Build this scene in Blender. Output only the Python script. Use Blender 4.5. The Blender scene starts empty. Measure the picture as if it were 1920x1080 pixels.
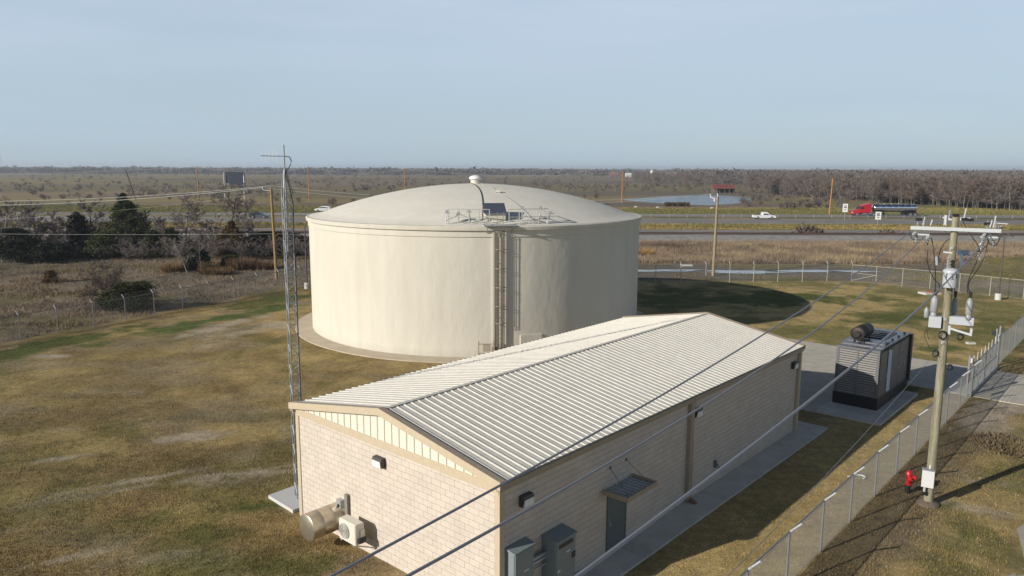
import bpy, math, random
import numpy as np
from mathutils import Vector, Matrix
random.seed(7); RNG = np.random.default_rng(11)
S = bpy.context.scene; COL = S.collection; PI = math.pi

# ---------------------------------------------------------------- camera
FOC, PITCH, ROLL, CH = 1400.6, 0.1584, 0.0034, 13.0
cd = bpy.data.cameras.new('camera'); cam = bpy.data.objects.new('camera', cd); COL.objects.link(cam)
cd.sensor_width = 36; cd.lens = FOC/1920*36; cd.clip_start = 0.3; cd.clip_end = 30000
cam.location = (0, 0, CH)
cam.rotation_mode = 'QUATERNION'
cam.rotation_quaternion = (Matrix.Rotation(PI/2-PITCH, 3, 'X') @ Matrix.Rotation(ROLL, 3, 'Z')).to_quaternion()
S.camera = cam
S.render.resolution_x = 1024; S.render.resolution_y = 576
# ---------------------------------------------------------------- sky, sun, exposure
SUN_DIR = Vector((-0.855, -0.52, 0)).normalized(); SEL = math.radians(22.5)
w = bpy.data.worlds.new('World'); S.world = w; w.use_nodes = True
nt = w.node_tree; bg = nt.nodes['Background']; bg.inputs[1].default_value = 0.10
sky = nt.nodes.new('ShaderNodeTexSky'); sky.sky_type = 'NISHITA'; sky.sun_disc = False
sky.sun_elevation = SEL; sky.sun_rotation = math.atan2(SUN_DIR.x, SUN_DIR.y)
sky.air_density = 1.0; sky.dust_density = 0.6; sky.ozone_density = 2.0
tc = nt.nodes.new('ShaderNodeTexCoord'); mp = nt.nodes.new('ShaderNodeMapping'); mp.inputs['Scale'].default_value = (1.0, 1.6, 7.0)
mp.inputs['Rotation'].default_value = (0.05, 0.1, 0.3)
nz = nt.nodes.new('ShaderNodeTexNoise'); nz.inputs['Scale'].default_value = 2.2; nz.inputs['Detail'].default_value = 7; nz.inputs['Roughness'].default_value = 0.55
cr = nt.nodes.new('ShaderNodeMapRange'); cr.inputs[1].default_value = 0.38; cr.inputs[2].default_value = 0.72; cr.inputs[3].default_value = 0.78; cr.inputs[4].default_value = 1.0
mxc = nt.nodes.new('ShaderNodeMix'); mxc.data_type = 'RGBA'; mxc.inputs[7].default_value = (4.5, 5.5, 6.5, 1)   # thin pale veil low in the sky
sp = nt.nodes.new('ShaderNodeSeparateXYZ'); el = nt.nodes.new('ShaderNodeMapRange'); el.interpolation_type = 'SMOOTHSTEP'; el.inputs[1].default_value = 0.24; el.inputs[2].default_value = 0.48; el.inputs[3].default_value = 1.0; el.inputs[4].default_value = 0.0
mu = nt.nodes.new('ShaderNodeMath'); mu.operation = 'MULTIPLY'
vr = nt.nodes.new('ShaderNodeMapRange'); vr.inputs[1].default_value = 0.0; vr.inputs[2].default_value = 0.22
vc = nt.nodes.new('ShaderNodeMix'); vc.data_type = 'RGBA'; vc.inputs[6].default_value = (4.1, 5.25, 6.2, 1); vc.inputs[7].default_value = (5.1, 6.1, 7.3, 1)
dk = nt.nodes.new('ShaderNodeMapRange'); dk.inputs[1].default_value = .26; dk.inputs[2].default_value = .60; dk.inputs[3].default_value = 1.0; dk.inputs[4].default_value = .42
dm = nt.nodes.new('ShaderNodeMix'); dm.data_type = 'RGBA'; dm.blend_type = 'MULTIPLY'; dm.inputs[0].default_value = 1
nt.links.new(tc.outputs['Generated'], mp.inputs[0]); nt.links.new(mp.outputs[0], nz.inputs[0]); nt.links.new(nz.outputs[0], cr.inputs[0])
nt.links.new(tc.outputs['Generated'], sp.inputs[0]); nt.links.new(sp.outputs[2], el.inputs[0]); nt.links.new(el.outputs[0], mu.inputs[0]); nt.links.new(cr.outputs[0], mu.inputs[1]); nt.links.new(mu.outputs[0], mxc.inputs[0]); nt.links.new(sky.outputs[0], mxc.inputs[6]); nt.links.new(sp.outputs[2], vr.inputs[0]); nt.links.new(vr.outputs[0], vc.inputs[0]); nt.links.new(vc.outputs[2], mxc.inputs[7]); nt.links.new(sp.outputs[2], dk.inputs[0]); nt.links.new(mxc.outputs[2], dm.inputs[6]); nt.links.new(dk.outputs[0], dm.inputs[7]); nt.links.new(dm.outputs[2], bg.inputs[0])
sl = bpy.data.lights.new('sun', 'SUN'); sl.energy = 5.0; sl.angle = math.radians(0.55); sl.color = (1.0, 0.945, 0.86)
so = bpy.data.objects.new('sun', sl); COL.objects.link(so); so.location = (-60, -40, 60)
ray = Vector((-SUN_DIR.x*math.cos(SEL), -SUN_DIR.y*math.cos(SEL), -math.sin(SEL)))
so.rotation_euler = ray.to_track_quat('-Z', 'Y').to_euler()
S.view_settings.view_transform = 'Standard'; S.view_settings.look = 'None'; S.view_settings.exposure = 0.12; S.view_settings.gamma = 1.0
S.render.engine = 'CYCLES'; S.cycles.max_bounces = 6; S.cycles.diffuse_bounces = 3; S.cycles.transparent_max_bounces = 12

# ---------------------------------------------------------------- surveying helpers
def rayd(u, v):
    c, s = math.cos(ROLL), math.sin(ROLL); a, b = u-960, v-540
    x = (c*a+s*b)/FOC; dn = (-s*a+c*b)/FOC
    return Vector((x, math.cos(PITCH)-dn*math.sin(PITCH), -math.sin(PITCH)-dn*math.cos(PITCH)))
def at(u, v, z=0.0):
    R = rayd(u, v); t = (z-CH)/R.z
    return Vector((R.x*t, R.y*t, z))
def topz(u, v, b):
    R = rayd(u, v); return CH+R.z/math.hypot(R.x, R.y)*math.hypot(b[0], b[1])

# ---------------------------------------------------------------- node helpers
def srgb(r, g, b):
    f = lambda c: (c/255/12.92 if c/255 <= .04045 else ((c/255+.055)/1.055)**2.4)
    return (f(r), f(g), f(b), 1)
def newmat(name):
    m = bpy.data.materials.new(name); m.use_nodes = True
    return m, m.node_tree, m.node_tree.nodes['Principled BSDF']
def node(t, kind, **kw):
    n = t.nodes.new(kind)
    for k, v in kw.items():
        if hasattr(n, k): setattr(n, k, v)
        else: n.inputs[k].default_value = v
    return n
MATS = {}
def mat(name, col, rough=0.7, var=0.12, nscale=3.0, bump=0.0, bscale=30.0, metal=0.0, col2=None, thr=(0.45, 0.65), coord='Object', spec=0.5, stretch=None):
    """solid paint / wood / metal with fine noise, optional second colour in patches and bump"""
    if name in MATS: return MATS[name]
    m, t, b = newmat(name); L = t.links
    b.inputs['Roughness'].default_value = rough; b.inputs['Metallic'].default_value = metal
    b.inputs['Specular IOR Level'].default_value = spec
    c = node(t, 'ShaderNodeTexCoord'); src = c.outputs[coord]
    if stretch:
        mpn = node(t, 'ShaderNodeMapping'); mpn.inputs['Scale'].default_value = stretch; L.new(src, mpn.inputs[0]); src = mpn.outputs[0]
    n = node(t, 'ShaderNodeTexNoise'); n.inputs['Scale'].default_value = nscale; n.inputs['Detail'].default_value = 6; L.new(src, n.inputs[0])
    base = None
    if col2:
        mr = node(t, 'ShaderNodeMapRange'); mr.inputs[1].default_value = thr[0]; mr.inputs[2].default_value = thr[1]; L.new(n.outputs[0], mr.inputs[0])
        mx = node(t, 'ShaderNodeMix', data_type='RGBA'); mx.inputs[6].default_value = col; mx.inputs[7].default_value = col2; L.new(mr.outputs[0], mx.inputs[0]); base = mx.outputs[2]
    n2 = node(t, 'ShaderNodeTexNoise'); n2.inputs['Scale'].default_value = nscale*4.3; n2.inputs['Detail'].default_value = 4; L.new(src, n2.inputs[0])
    mr2 = node(t, 'ShaderNodeMapRange'); mr2.inputs[1].default_value = .3; mr2.inputs[2].default_value = .7; mr2.inputs[3].default_value = 1-var; mr2.inputs[4].default_value = 1+var; L.new(n2.outputs[0], mr2.inputs[0])
    mm = node(t, 'ShaderNodeMix', data_type='RGBA', blend_type='MULTIPLY'); mm.inputs[0].default_value = 1; L.new(mr2.outputs[0], mm.inputs[7])
    if base: L.new(base, mm.inputs[6])
    else: mm.inputs[6].default_value = col
    L.new(mm.outputs[2], b.inputs['Base Color'])
    if bump > 0:
        nb = node(t, 'ShaderNodeTexNoise'); nb.inputs['Scale'].default_value = bscale; nb.inputs['Detail'].default_value = 5; L.new(src, nb.inputs[0])
        bp = node(t, 'ShaderNodeBump'); bp.inputs['Strength'].default_value = min(1, bump); bp.inputs['Distance'].default_value = 0.02*max(1, bump); L.new(nb.outputs[0], bp.inputs['Height']); L.new(bp.outputs[0], b.inputs['Normal'])
    MATS[name] = m; return m
def leafmat(name, c1, c2, rough=0.85, attr=None, trans=0.0):
    """per-blade / per-leaf random colour, or a stored colour times that randomness"""
    m, t, b = newmat(name); L = t.links; b.inputs['Roughness'].default_value = rough; b.inputs['Specular IOR Level'].default_value = .15
    g = node(t, 'ShaderNodeNewGeometry')
    mx = node(t, 'ShaderNodeMix', data_type='RGBA'); mx.inputs[6].default_value = c1; mx.inputs[7].default_value = c2; L.new(g.outputs['Random Per Island'], mx.inputs[0])
    out = mx.outputs[2]
    if attr:
        a = node(t, 'ShaderNodeAttribute', attribute_name=attr)
        mm = node(t, 'ShaderNodeMix', data_type='RGBA', blend_type='MULTIPLY'); mm.inputs[0].default_value = 1; L.new(out, mm.inputs[6]); L.new(a.outputs['Color'], mm.inputs[7]); out = mm.outputs[2]
    L.new(out, b.inputs['Base Color']); MATS[name] = m; return m

# ---------------------------------------------------------------- mesh helpers
class MB:
    def __init__(s): s.v = []; s.f = []
    def add(s, vs, fs):
        o = len(s.v); s.v += [tuple(p) for p in vs]; s.f += [tuple(i+o for i in f) for f in fs]; return s
    def box(s, x0, x1, y0, y1, z0, z1):
        return s.add([(x0,y0,z0),(x1,y0,z0),(x1,y1,z0),(x0,y1,z0),(x0,y0,z1),(x1,y0,z1),(x1,y1,z1),(x0,y1,z1)],
                     [(0,3,2,1),(4,5,6,7),(0,1,5,4),(1,2,6,5),(2,3,7,6),(3,0,4,7)])
    def bbox(s, x0, x1, y0, y1, z0, z1, b=0.02):
        """box with chamfered vertical edges and top edge"""
        P = [(x0+b,y0),(x1-b,y0),(x1,y0+b),(x1,y1-b),(x1-b,y1),(x0+b,y1),(x0,y1-b),(x0,y0+b)]
        c = ((x0+x1)/2, (y0+y1)/2)
        def sh(p): return (p[0]+(b if p[0] < c[0] else -b), p[1]+(b if p[1] < c[1] else -b))
        vs = [(p[0],p[1],z0) for p in P]+[(p[0],p[1],z1-b) for p in P]+[(*sh(p),z1) for p in P]
        fs = [tuple(range(7,-1,-1)), tuple(range(16,24))]
        for k in range(2):
            for i in range(8): j=(i+1)%8; fs.append((k*8+i,k*8+j,k*8+8+j,k*8+8+i))
        return s.add(vs, fs)
    def obox(s, M, sx, sy, sz):
        """box centred in matrix M"""
        vs = [M @ Vector((a*sx/2,b*sy/2,c*sz/2)) for c in(-1,1) for a,b in((-1,-1),(1,-1),(1,1),(-1,1))]
        return s.add(vs, [(0,3,2,1),(4,5,6,7),(0,1,5,4),(1,2,6,5),(2,3,7,6),(3,0,4,7)])
    def bar(s, p, q, wd, h=None):
        p = Vector(p); q = Vector(q); d = q-p
        return s.obox(Matrix.Translation((p+q)/2) @ d.to_track_quat('Z','Y').to_matrix().to_4x4(), wd, h or wd, d.length)
    def tube(s, p, q, r0, r1=None, n=8, cap=True):
        r1 = r0 if r1 is None else r1; p = Vector(p); q = Vector(q); d = q-p
        M = d.to_track_quat('Z','Y').to_matrix()
        vs = [p+M@Vector((math.cos(2*PI*i/n)*r0, math.sin(2*PI*i/n)*r0, 0)) for i in range(n)]+[q+M@Vector((math.cos(2*PI*i/n)*r1, math.sin(2*PI*i/n)*r1, 0)) for i in range(n)]
        fs = [(i,(i+1)%n,n+(i+1)%n,n+i) for i in range(n)]
        if cap: fs += [tuple(range(n-1,-1,-1)), tuple(range(n,2*n))]
        return s.add(vs, fs)
    def path(s, pts, r, n=6):
        pts = [Vector(p) for p in pts]; o = len(s.v); m = len(pts)
        for i, p in enumerate(pts):
            d = pts[min(i+1,m-1)]-pts[max(i-1,0)]; M = d.to_track_quat('Z','Y').to_matrix()
            s.v += [tuple(p+M@Vector((math.cos(2*PI*k/n)*r, math.sin(2*PI*k/n)*r, 0))) for k in range(n)]
        for i in range(m-1):
            for k in range(n): s.f.append((o+i*n+k, o+i*n+(k+1)%n, o+(i+1)*n+(k+1)%n, o+(i+1)*n+k))
        s.f += [tuple(o+k for k in range(n-1,-1,-1)), tuple(o+(m-1)*n+k for k in range(n))]
        return s
    def lathe(s, prof, n=24, c=(0,0,0), ax='Z'):
        o = len(s.v); m = len(prof)
        for r, z in prof:
            for k in range(n):
                a = 2*PI*k/n; x, y = r*math.cos(a), r*math.sin(a)
                p = {'Z': (x,y,z), 'X': (z,x,y), 'Y': (x,z,y)}[ax]
                s.v.append((p[0]+c[0], p[1]+c[1], p[2]+c[2]))
        for i in range(m-1):
            for k in range(n):
                q = (o+i*n+k, o+i*n+(k+1)%n, o+(i+1)*n+(k+1)%n, o+(i+1)*n+k)
                s.f.append(q if ax != 'Y' else q[::-1])
        s.f += [tuple(o+k for k in range(n-1,-1,-1)), tuple(o+(m-1)*n+k for k in range(n))]
        return s
    def extr(s, poly, y0, y1, taper=None):
        """side profile (x,z) extruded along y"""
        n = len(poly); taper = taper or {}
        vs = [(x, y0+(taper.get(i,0)), z) for i,(x,z) in enumerate(poly)]+[(x, y1-(taper.get(i,0)), z) for i,(x,z) in enumerate(poly)]
        return s.add(vs, [tuple(range(n)), tuple(range(2*n-1,n-1,-1))]+[(i,n+i,n+(i+1)%n,(i+1)%n) for i in range(n)])
    def slab(s, pts, z0, z1):
        n = len(pts)
        return s.add([(x,y,z0) for x,y in pts]+[(x,y,z1) for x,y in pts], [tuple(range(n-1,-1,-1)), tuple(range(n,2*n))]+[(i,(i+1)%n,n+(i+1)%n,n+i) for i in range(n)])
    def split(s, name, m, parent=None):
        par = list(range(len(s.v)))
        def fd(a):
            while par[a] != a: par[a] = par[par[a]]; a = par[a]
            return a
        for f in s.f:
            for k in f[1:]: par[fd(f[0])] = fd(k)
        gr = {}
        for f in s.f: gr.setdefault(fd(f[0]), []).append(f)
        out = []
        for fs in gr.values():
            ids = sorted({i for f in fs for i in f}); mp_ = {i: k for k, i in enumerate(ids)}; q_ = MB(); q_.v = [s.v[i] for i in ids]; q_.f = [tuple(mp_[i] for i in f) for f in fs]; out.append(q_.build(name, m, parent))
        return out
    def build(s, name, m, parent=None, smooth=False, uv=False):
        me = bpy.data.meshes.new(name); me.from_pydata(s.v, [], s.f)
        if m: me.materials.append(m)
        if smooth:
            me.polygons.foreach_set('use_smooth', [True]*len(me.polygons))
            try: me.set_sharp_from_angle(angle=math.radians(38))
            except Exception: pass
        if uv:
            l = me.uv_layers.new(name='UVMap')
            for p in me.polygons:
                nx, ny, nz_ = (abs(c) for c in p.normal)
                for li in p.loop_indices:
                    c = me.vertices[me.loops[li].vertex_index].co
                    l.data[li].uv = (c.y, c.z) if nx > ny and nx > nz_ else ((c.x, c.z) if ny > nz_ else (c.x, c.y))
        o = bpy.data.objects.new(name, me); COL.objects.link(o)
        if parent: o.parent = parent
        return o
def npmesh(name, V, F, m, col=None, parent=None, smooth=False):
    me = bpy.data.meshes.new(name); k = F.shape[1]
    me.vertices.add(len(V)); me.vertices.foreach_set('co', np.ascontiguousarray(V, np.float32).ravel())
    me.loops.add(F.size); me.loops.foreach_set('vertex_index', np.ascontiguousarray(F, np.int32).ravel())
    me.polygons.add(len(F)); me.polygons.foreach_set('loop_start', np.arange(0, F.size, k, dtype=np.int32)); me.polygons.foreach_set('loop_total', np.full(len(F), k, np.int32))
    if smooth: me.polygons.foreach_set('use_smooth', np.ones(len(F), bool))
    me.update(calc_edges=True)
    if col is not None:
        a = me.color_attributes.new('tint', 'FLOAT_COLOR', 'POINT'); c = np.ones((len(V), 4), np.float32); c[:, :3] = col; a.data.foreach_set('color', c.ravel())
    me.materials.append(m); o = bpy.data.objects.new(name, me); COL.objects.link(o)
    if parent: o.parent = parent
    return o
def tag(o, label=None, cat=None, group=None, kind=None):
    if label: o['label'] = label
    if cat: o['category'] = cat
    if group: o['group'] = group
    if kind: o['kind'] = kind
    return o
def empty(name, loc, rz=0.0, label=None, cat=None, group=None):
    o = bpy.data.objects.new(name, None); COL.objects.link(o); o.location = loc; o.rotation_euler = (0, 0, rz); o.empty_display_size = .3
    return tag(o, label, cat, group)
def copy_tree(o, parent=None):
    c = o.copy(); COL.objects.link(c); c.parent = parent
    for ch in KIDS.get(o.name, [x for x in bpy.data.objects if x.parent == o]): copy_tree(ch, c)
    return c
KIDS = {}
def struct(o): return tag(o, kind='structure')

# value noise in numpy
_T = np.random.default_rng(3).random((256, 256))
def vn(x, y, s, seed=0):
    x = x/s+seed*17.3+500; y = y/s+seed*31.7+500
    xi = np.floor(x).astype(int); yi = np.floor(y).astype(int); fx = x-xi; fy = y-yi
    fx = fx*fx*(3-2*fx); fy = fy*fy*(3-2*fy)
    g = lambda a, b: _T[a & 255, b & 255]
    return (g(xi,yi)*(1-fx)+g(xi+1,yi)*fx)*(1-fy)+(g(xi,yi+1)*(1-fx)+g(xi+1,yi+1)*fx)*fy
def fbm(x, y, s, seed=0, o=4):
    r = 0; a = 1; t = 0
    for i in range(o): r = r+a*vn(x, y, s/2**i, seed+i); t += a; a *= .55
    return r/t
def sst(a, b, x): t = np.clip((x-a)/(b-a), 0, 1); return t*t*(3-2*t)

# ---------------------------------------------------------------- site frame (the pump building's walls, fences and drive share it)
YAW = 0.8406; OX, OY = -0.3275, 19.7674
DX, DY = math.cos(YAW), math.sin(YAW)
def site(a, b): return (OX+a*DX-b*DY, OY+a*DY+b*DX)
def tosite(x, y): return ((x-OX)*DX+(y-OY)*DY, -(x-OX)*DY+(y-OY)*DX)
TX, TY, TR, TH = -3.13, 64.23, 13.85, 9.19

# ================================================================ GROUND
TAN = np.array([.33,.245,.105]); BRN = np.array([.195,.138,.062]); GRN = np.array([.068,.082,.020]); BARE = np.array([.34,.285,.215])
FBR = np.array([.195,.15,.10]); FGY = np.array([.15,.126,.096]); MUD = np.array([.145,.125,.10]); OLV = np.array([.145,.125,.048]); BGRN = np.array([.068,.10,.026])
def lmix(a, b, t): return a*(1-t[..., None])+b*t[..., None]
ELL = []   # (kind, cx, cy, rx, ry, ang, strength)
def ell(kind, u, v, rx, ry, ang=0.0, st=1.0): p = at(u, v); ELL.append((kind, p.x, p.y, rx, ry, ang, st))
LF = math.atan2(81.6-54.8, -23.3+36.9)
ell('bg', 450, 590, 9, 1.9, LF-.1, .85); ell('bg', 330, 612, 9, 1.4, LF, .7); ell('bg', 120, 640, 9, 1.3, LF, .6); ell('g', 520, 560, 8, 3.5, LF, .8); ell('g', 60, 655, 12, 1.8, LF, .8)
ell('b', 440, 606, 4, 1.0, LF, .8); ell('b', 395, 619, 3, .7, LF, .8); ell('b', 490, 615, 6, 1.8, LF, .6); ell('b', 105, 667, 1.3, .5, 0, 1); ell('b', 300, 893, 3.0, .33, .5, .75); ell('b', 190, 925, 2, .3, .45, .6)
ell('b', 345, 820, 1.6, .7, .3, .8); ell('b', 440, 890, 4, .5, .35, .7); ell('b', 80, 1058, 2.4, .28, .5, .6); ell('b', 300, 1045, 1.2, .35, .3, .45); ell('b', 500, 890, 2.5, .5, .5, .5); ell('b', 115, 860, 1.2, .3, .4, .8); ell('b', 560, 600, 4, 1.6, LF, .4)
ell('g', 180, 875, 2.6, 1.2, .3, .35); ell('g', 390, 1005, 1.4, .8, .2, .6); ell('g', 260, 990, 4, 1.2, .3, .3); ell('g', 530, 1060, 2.6, 1.2, .5, .7); ell('g', 40, 950, 4, 2.0, .3, .3); ell('g', 510, 945, 1.2, .5, .5, .9); ell('g', 470, 1050, 4, 1.5, .3, .35)
ell('d', 350, 865, 8, 1.6, .25, .6); ell('d', 480, 840, 6, 1.2, .3, .7); ell('d', 150, 780, 8, 2.0, .2, .6); ell('d', 620, 1010, 2.6, 1.4, .6, .8)
ell('g', 1450, 560, 8, 5, 0, .75); ell('g', 1590, 560, 7, 2.5, 0, .8); ell('g', 1640, 590, 6, 2.5, 0, .6); ell('g', 1300, 560, 16, 7, 0, .7); ell('bg', 1745, 655, 2.4, 1.0, .3, .8); ell('g', 1690, 600, 6, 2, .2, .6); ell('g', 1550, 610, 5, 2, .4, .4); ell('g', 1850, 610, 6, 2.5, .5, .6)
ell('bg', 1865, 475, 10, 3.0, 0, 1); ell('g', 1240, 515, 12, 3, 0, .6); ell('g', 1500, 521, 18, 2, 0, .8); ell('g', 1780, 500, 10, 5, 0, .4)
ell('b', 1850, 800, 2.2, 1.4, .6, .6); ell('b', 1880, 770, 3.0, 1.2, .5, .9); ell('b', 1795, 950, 1.6, .4, -.4, .6); ell('b', 1850, 905, 2.0, .35, -.3, .6); ell('b', 1690, 950, 1.0, .35, .8, .5)
ell('bg', 1915, 840, .8, .5, .3, .9); ell('bg', 1815, 1005, .35, .2, .3, .9); ell('g', 1765, 950, .8, .3, .4, .9)
ell('g', 1690, 740, 4, .8, YAW, .9)
def tint(x, y):
    a = (x-OX)*DX+(y-OY)*DY; b = -(x-OX)*DY+(y-OY)*DX
    n1 = fbm(x, y, 9, 1); n2 = fbm(x, y, 2.6, 2); n3 = fbm(x, y, 24, 3); n4 = fbm(x*.5+y*.2, y, 3.2, 4)
    c = lmix(lmix(np.broadcast_to(TAN*.95, x.shape+(3,)), BRN*1.12, sst(.38,.66,n1*.4+n2*.6)*.9), OLV, sst(.5,.62,n3*.5+n4*.5)*.3)
    c = lmix(c, BARE*.85, sst(.60,.70,n4*.7+n2*.3)*.45)
    c = lmix(c, GRN, sst(.58,.7,fbm(x,y,4,9))*.45)
    c = lmix(c, np.array([.235,.19,.13]), sst(.48,.68,fbm(x*.8+y*.3,y*1.2,3.2,17,6))*.5)
    c = c*(.86+.28*fbm(x,y,1.1,19,3))[...,None]
    # yard to the right of the tank: greener
    c = lmix(c, lmix(np.broadcast_to(OLV*1.3, x.shape+(3,)), TAN*1.12, sst(.44,.58,n1*.4+n2*.6)), sst(8,16,x)*sst(45,52,y+b*0)*(y < 88))
    # dry golden strip beside the walk, dark damp turf on the road verge
    st = sst(-6,-5,b)*sst(-.6,-1.4,b)*(a > -10)*(a < 33); c = lmix(c, TAN*1.12, st*.75)
    st = sst(-5.2,-5.5,b)*sst(-8.2,-7.0,b+(n2-.5)*1.5)*(a > -12)*(a < 34.5); c = lmix(c, FGY*.55+BRN*.42, st*.75)
    c = lmix(c, lmix(np.broadcast_to(TAN*.95, x.shape+(3,)), OLV*1.1, sst(.5,.62,n2)), sst(-7.2,-8.4,b+(n2-.5)*1.5)*(a < 34.5)*.85)
    for k, cx, cy, rx, ry, an, stg in ELL:
        if not (abs(x-cx).min() < 60): continue
        dx = x-cx; dy = y-cy; p = (dx*math.cos(an)+dy*math.sin(an))/rx; q = (-dx*math.sin(an)+dy*math.cos(an))/ry
        d = np.sqrt(p*p+q*q)+(n2-.5)*2.0+(fbm(x,y,1.0,12)-.5)*1.6
        c = lmix(c, {'g':GRN*1.05,'bg':BGRN,'b':BARE,'d':BRN*.8}[k], sst(1.15,.45,d)*stg)
    # outside the left fence: rough brown field
    lx, ly = -36.92, 54.82; ex, ey = math.cos(LF), math.sin(LF); dl = -(x-lx)*ey+(y-ly)*ex
    rf = lmix(lmix(np.broadcast_to(FBR, x.shape+(3,)), FGY, sst(.42,.6,n1*.6+n2*.4)), OLV*.9, sst(.54,.66,fbm(x,y*2,14,6))*.6)
    wl = sst(.3,1.6,dl+(n2-.5)*1.5)*(x < -5)
    c = lmix(c, rf, wl); c = lmix(c, BRN*.55, np.exp(-((dl+.4)/.45)**2)*.7*(x < -14)*(y < 84))
    # behind the back fence: muddy lane, grass, then the brown strip
    bk = sst(86.5,88.5,y+(n2-.5)*2)*(x > -20)
    mz = lmix(lmix(np.broadcast_to(OLV*1.05, x.shape+(3,)), MUD, sst(.42,.56,n1)), FBR, sst(.5,.65,n2)*.4)
    c = lmix(c, mz, bk*(y < 112)); c = lmix(c, MUD*.95, np.exp(-((y-96)/5)**2)*.7*bk)
    r2 = sst(38,50,x)*sst(70,82,y)*(y < 105); c = lmix(c, mz, r2*.8)
    c = lmix(c, FBR*1.1, sst(101,104,y)*(x > -30))
    c = lmix(c, FBR*1.15, sst(136,139,y))
    c = lmix(c, lmix(np.broadcast_to(OLV*1.15, x.shape+(3,)), TAN*.8, sst(.4,.6,fbm(x*.3,y,4,5))), sst(161,163,y)*(y < 260))
    gb = sst(217,219,y)*sst(252,246,y-np.clip(-x,0,100)*.12); c = lmix(c, BGRN*.6+OLV*.5, gb*.65)
    far = sst(250,262,y-np.clip(-x,0,100)*.12)
    ff = lmix(lmix(np.broadcast_to(FBR*1.05, x.shape+(3,)), FGY*.95, sst(.4,.62,fbm(x*.35,y,45,7))), OLV*1.2, sst(.45,.62,fbm(x*.25,y,60,8))*.65)
    ff = lmix(ff, TAN*.95, sst(.56,.66,fbm(x*.2,y,110,10))*.5)
    c = lmix(c, ff, far)
    rg = sst(95,110,x)*sst(225,240,y)*(y < 330); c = lmix(c, OLV*1.35+GRN*.2, rg*.7)
    return c*(0.93+.28*fbm(x,y,.8,15,2))[...,None]
def axis(lo, hi, dense0, dense1, step, grow):
    a = list(np.arange(dense0, dense1+.01, step)); s = step
    while a[-1] < hi: s *= grow; a.append(a[-1]+s)
    s = step
    while a[0] > lo: s *= grow; a.insert(0, a[0]-s)
    return np.array(a)
def gheight(x, y):
    m = at(1905, 500); h = 1.3*np.exp(-(((x-m.x-2)/9)**2+((y-m.y)/5)**2))*(1+.35*(fbm(x,y,2.5,21)-.5)*2)
    lx, ly = -36.92, 54.82; ex, ey = math.cos(LF), math.sin(LF); dl = -(x-lx)*ey+(y-ly)*ex
    h = h+np.clip(dl/4, 0, 1)*(x < -18)*(y < 130)*(fbm(x,y,5,22)-.5)*.5
    d = at(1900, 838); h = h-.55*np.exp(-(((x-d.x-.6)/1.3)**2+((y-d.y)/1.2)**2))
    return h+(fbm(x,y,1.2,23)-.5)*.05*(y < 120)
gx = axis(-9000, 9000, -60, 75, .36, 1.08); gy = axis(-400, 11000, 8, 108, .36, 1.06)
GX, GY = np.meshgrid(gx, gy); GZ = gheight(GX, GY)
nxg, nyg = len(gx), len(gy); idx = np.arange(nxg*nyg).reshape(nyg, nxg)
F = np.stack([idx[:-1,:-1], idx[:-1,1:], idx[1:,1:], idx[1:,:-1]], -1).reshape(-1, 4)
m, t, b = newmat('ground_turf'); L = t.links; b.inputs['Roughness'].default_value = .95; b.inputs['Specular IOR Level'].default_value = .1
at_ = node(t, 'ShaderNodeAttribute', attribute_name='tint'); gg = node(t, 'ShaderNodeNewGeometry')
prev = at_.outputs['Color']
for sc, v, dt in ((.55, .18, 3), (3.0, .30, 6), (14, .40, 4)):
    n = node(t, 'ShaderNodeTexNoise'); n.inputs['Scale'].default_value = sc; n.inputs['Detail'].default_value = dt; n.inputs['Roughness'].default_value = .65; L.new(gg.outputs['Position'], n.inputs[0])
    mr = node(t, 'ShaderNodeMapRange'); mr.inputs[1].default_value = .3; mr.inputs[2].default_value = .7; mr.inputs[3].default_value = 1-v; mr.inputs[4].default_value = 1+v; L.new(n.outputs[0], mr.inputs[0])
    mm = node(t, 'ShaderNodeMix', data_type='RGBA', blend_type='MULTIPLY'); mm.inputs[0].default_value = 1; L.new(prev, mm.inputs[6]); L.new(mr.outputs[0], mm.inputs[7]); prev = mm.outputs[2]; last = n
L.new(prev, b.inputs['Base Color'])
bp = node(t, 'ShaderNodeBump'); bp.inputs['Strength'].default_value = .8; bp.inputs['Distance'].default_value = .05; L.new(last.outputs[0], bp.inputs['Height']); L.new(bp.outputs[0], b.inputs['Normal'])
struct(npmesh('ground', np.stack([GX, GY, GZ], -1).reshape(-1, 3), F, m, col=tint(GX.ravel(), GY.ravel()), smooth=True))

def blades(name, label, cat, xy, h0, h1, wd, m, colf, lean=.45, tri=True):
    """a mesh of single-triangle grass blades standing on the ground"""
    n = len(xy); x, y = xy[:, 0], xy[:, 1]; z = gheight(x, y)
    a = RNG.random(n)*2*PI; h = RNG.uniform(h0, h1, n); wv = wd*RNG.uniform(.6, 1.3, n); la = RNG.random(n)*2*PI; ln = RNG.random(n)*lean*h
    V = np.empty((n, 3, 3)); cx, sx = np.cos(a)*wv/2, np.sin(a)*wv/2
    V[:, 0] = np.stack([x-cx, y-sx, z-.02], 1); V[:, 1] = np.stack([x+cx, y+sx, z-.02], 1); V[:, 2] = np.stack([x+np.cos(la)*ln, y+np.sin(la)*ln, z+h], 1)
    c = np.repeat(colf(x, y), 3, axis=0)
    o = npmesh(name, V.reshape(-1, 3), np.arange(3*n).reshape(-1, 3), m, col=c)
    return tag(o, label, cat, kind='stuff')
MGR = leafmat('grass_blade', (.50, .52, .46, 1), (1.55, 1.5, 1.3, 1), attr='tint')
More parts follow.
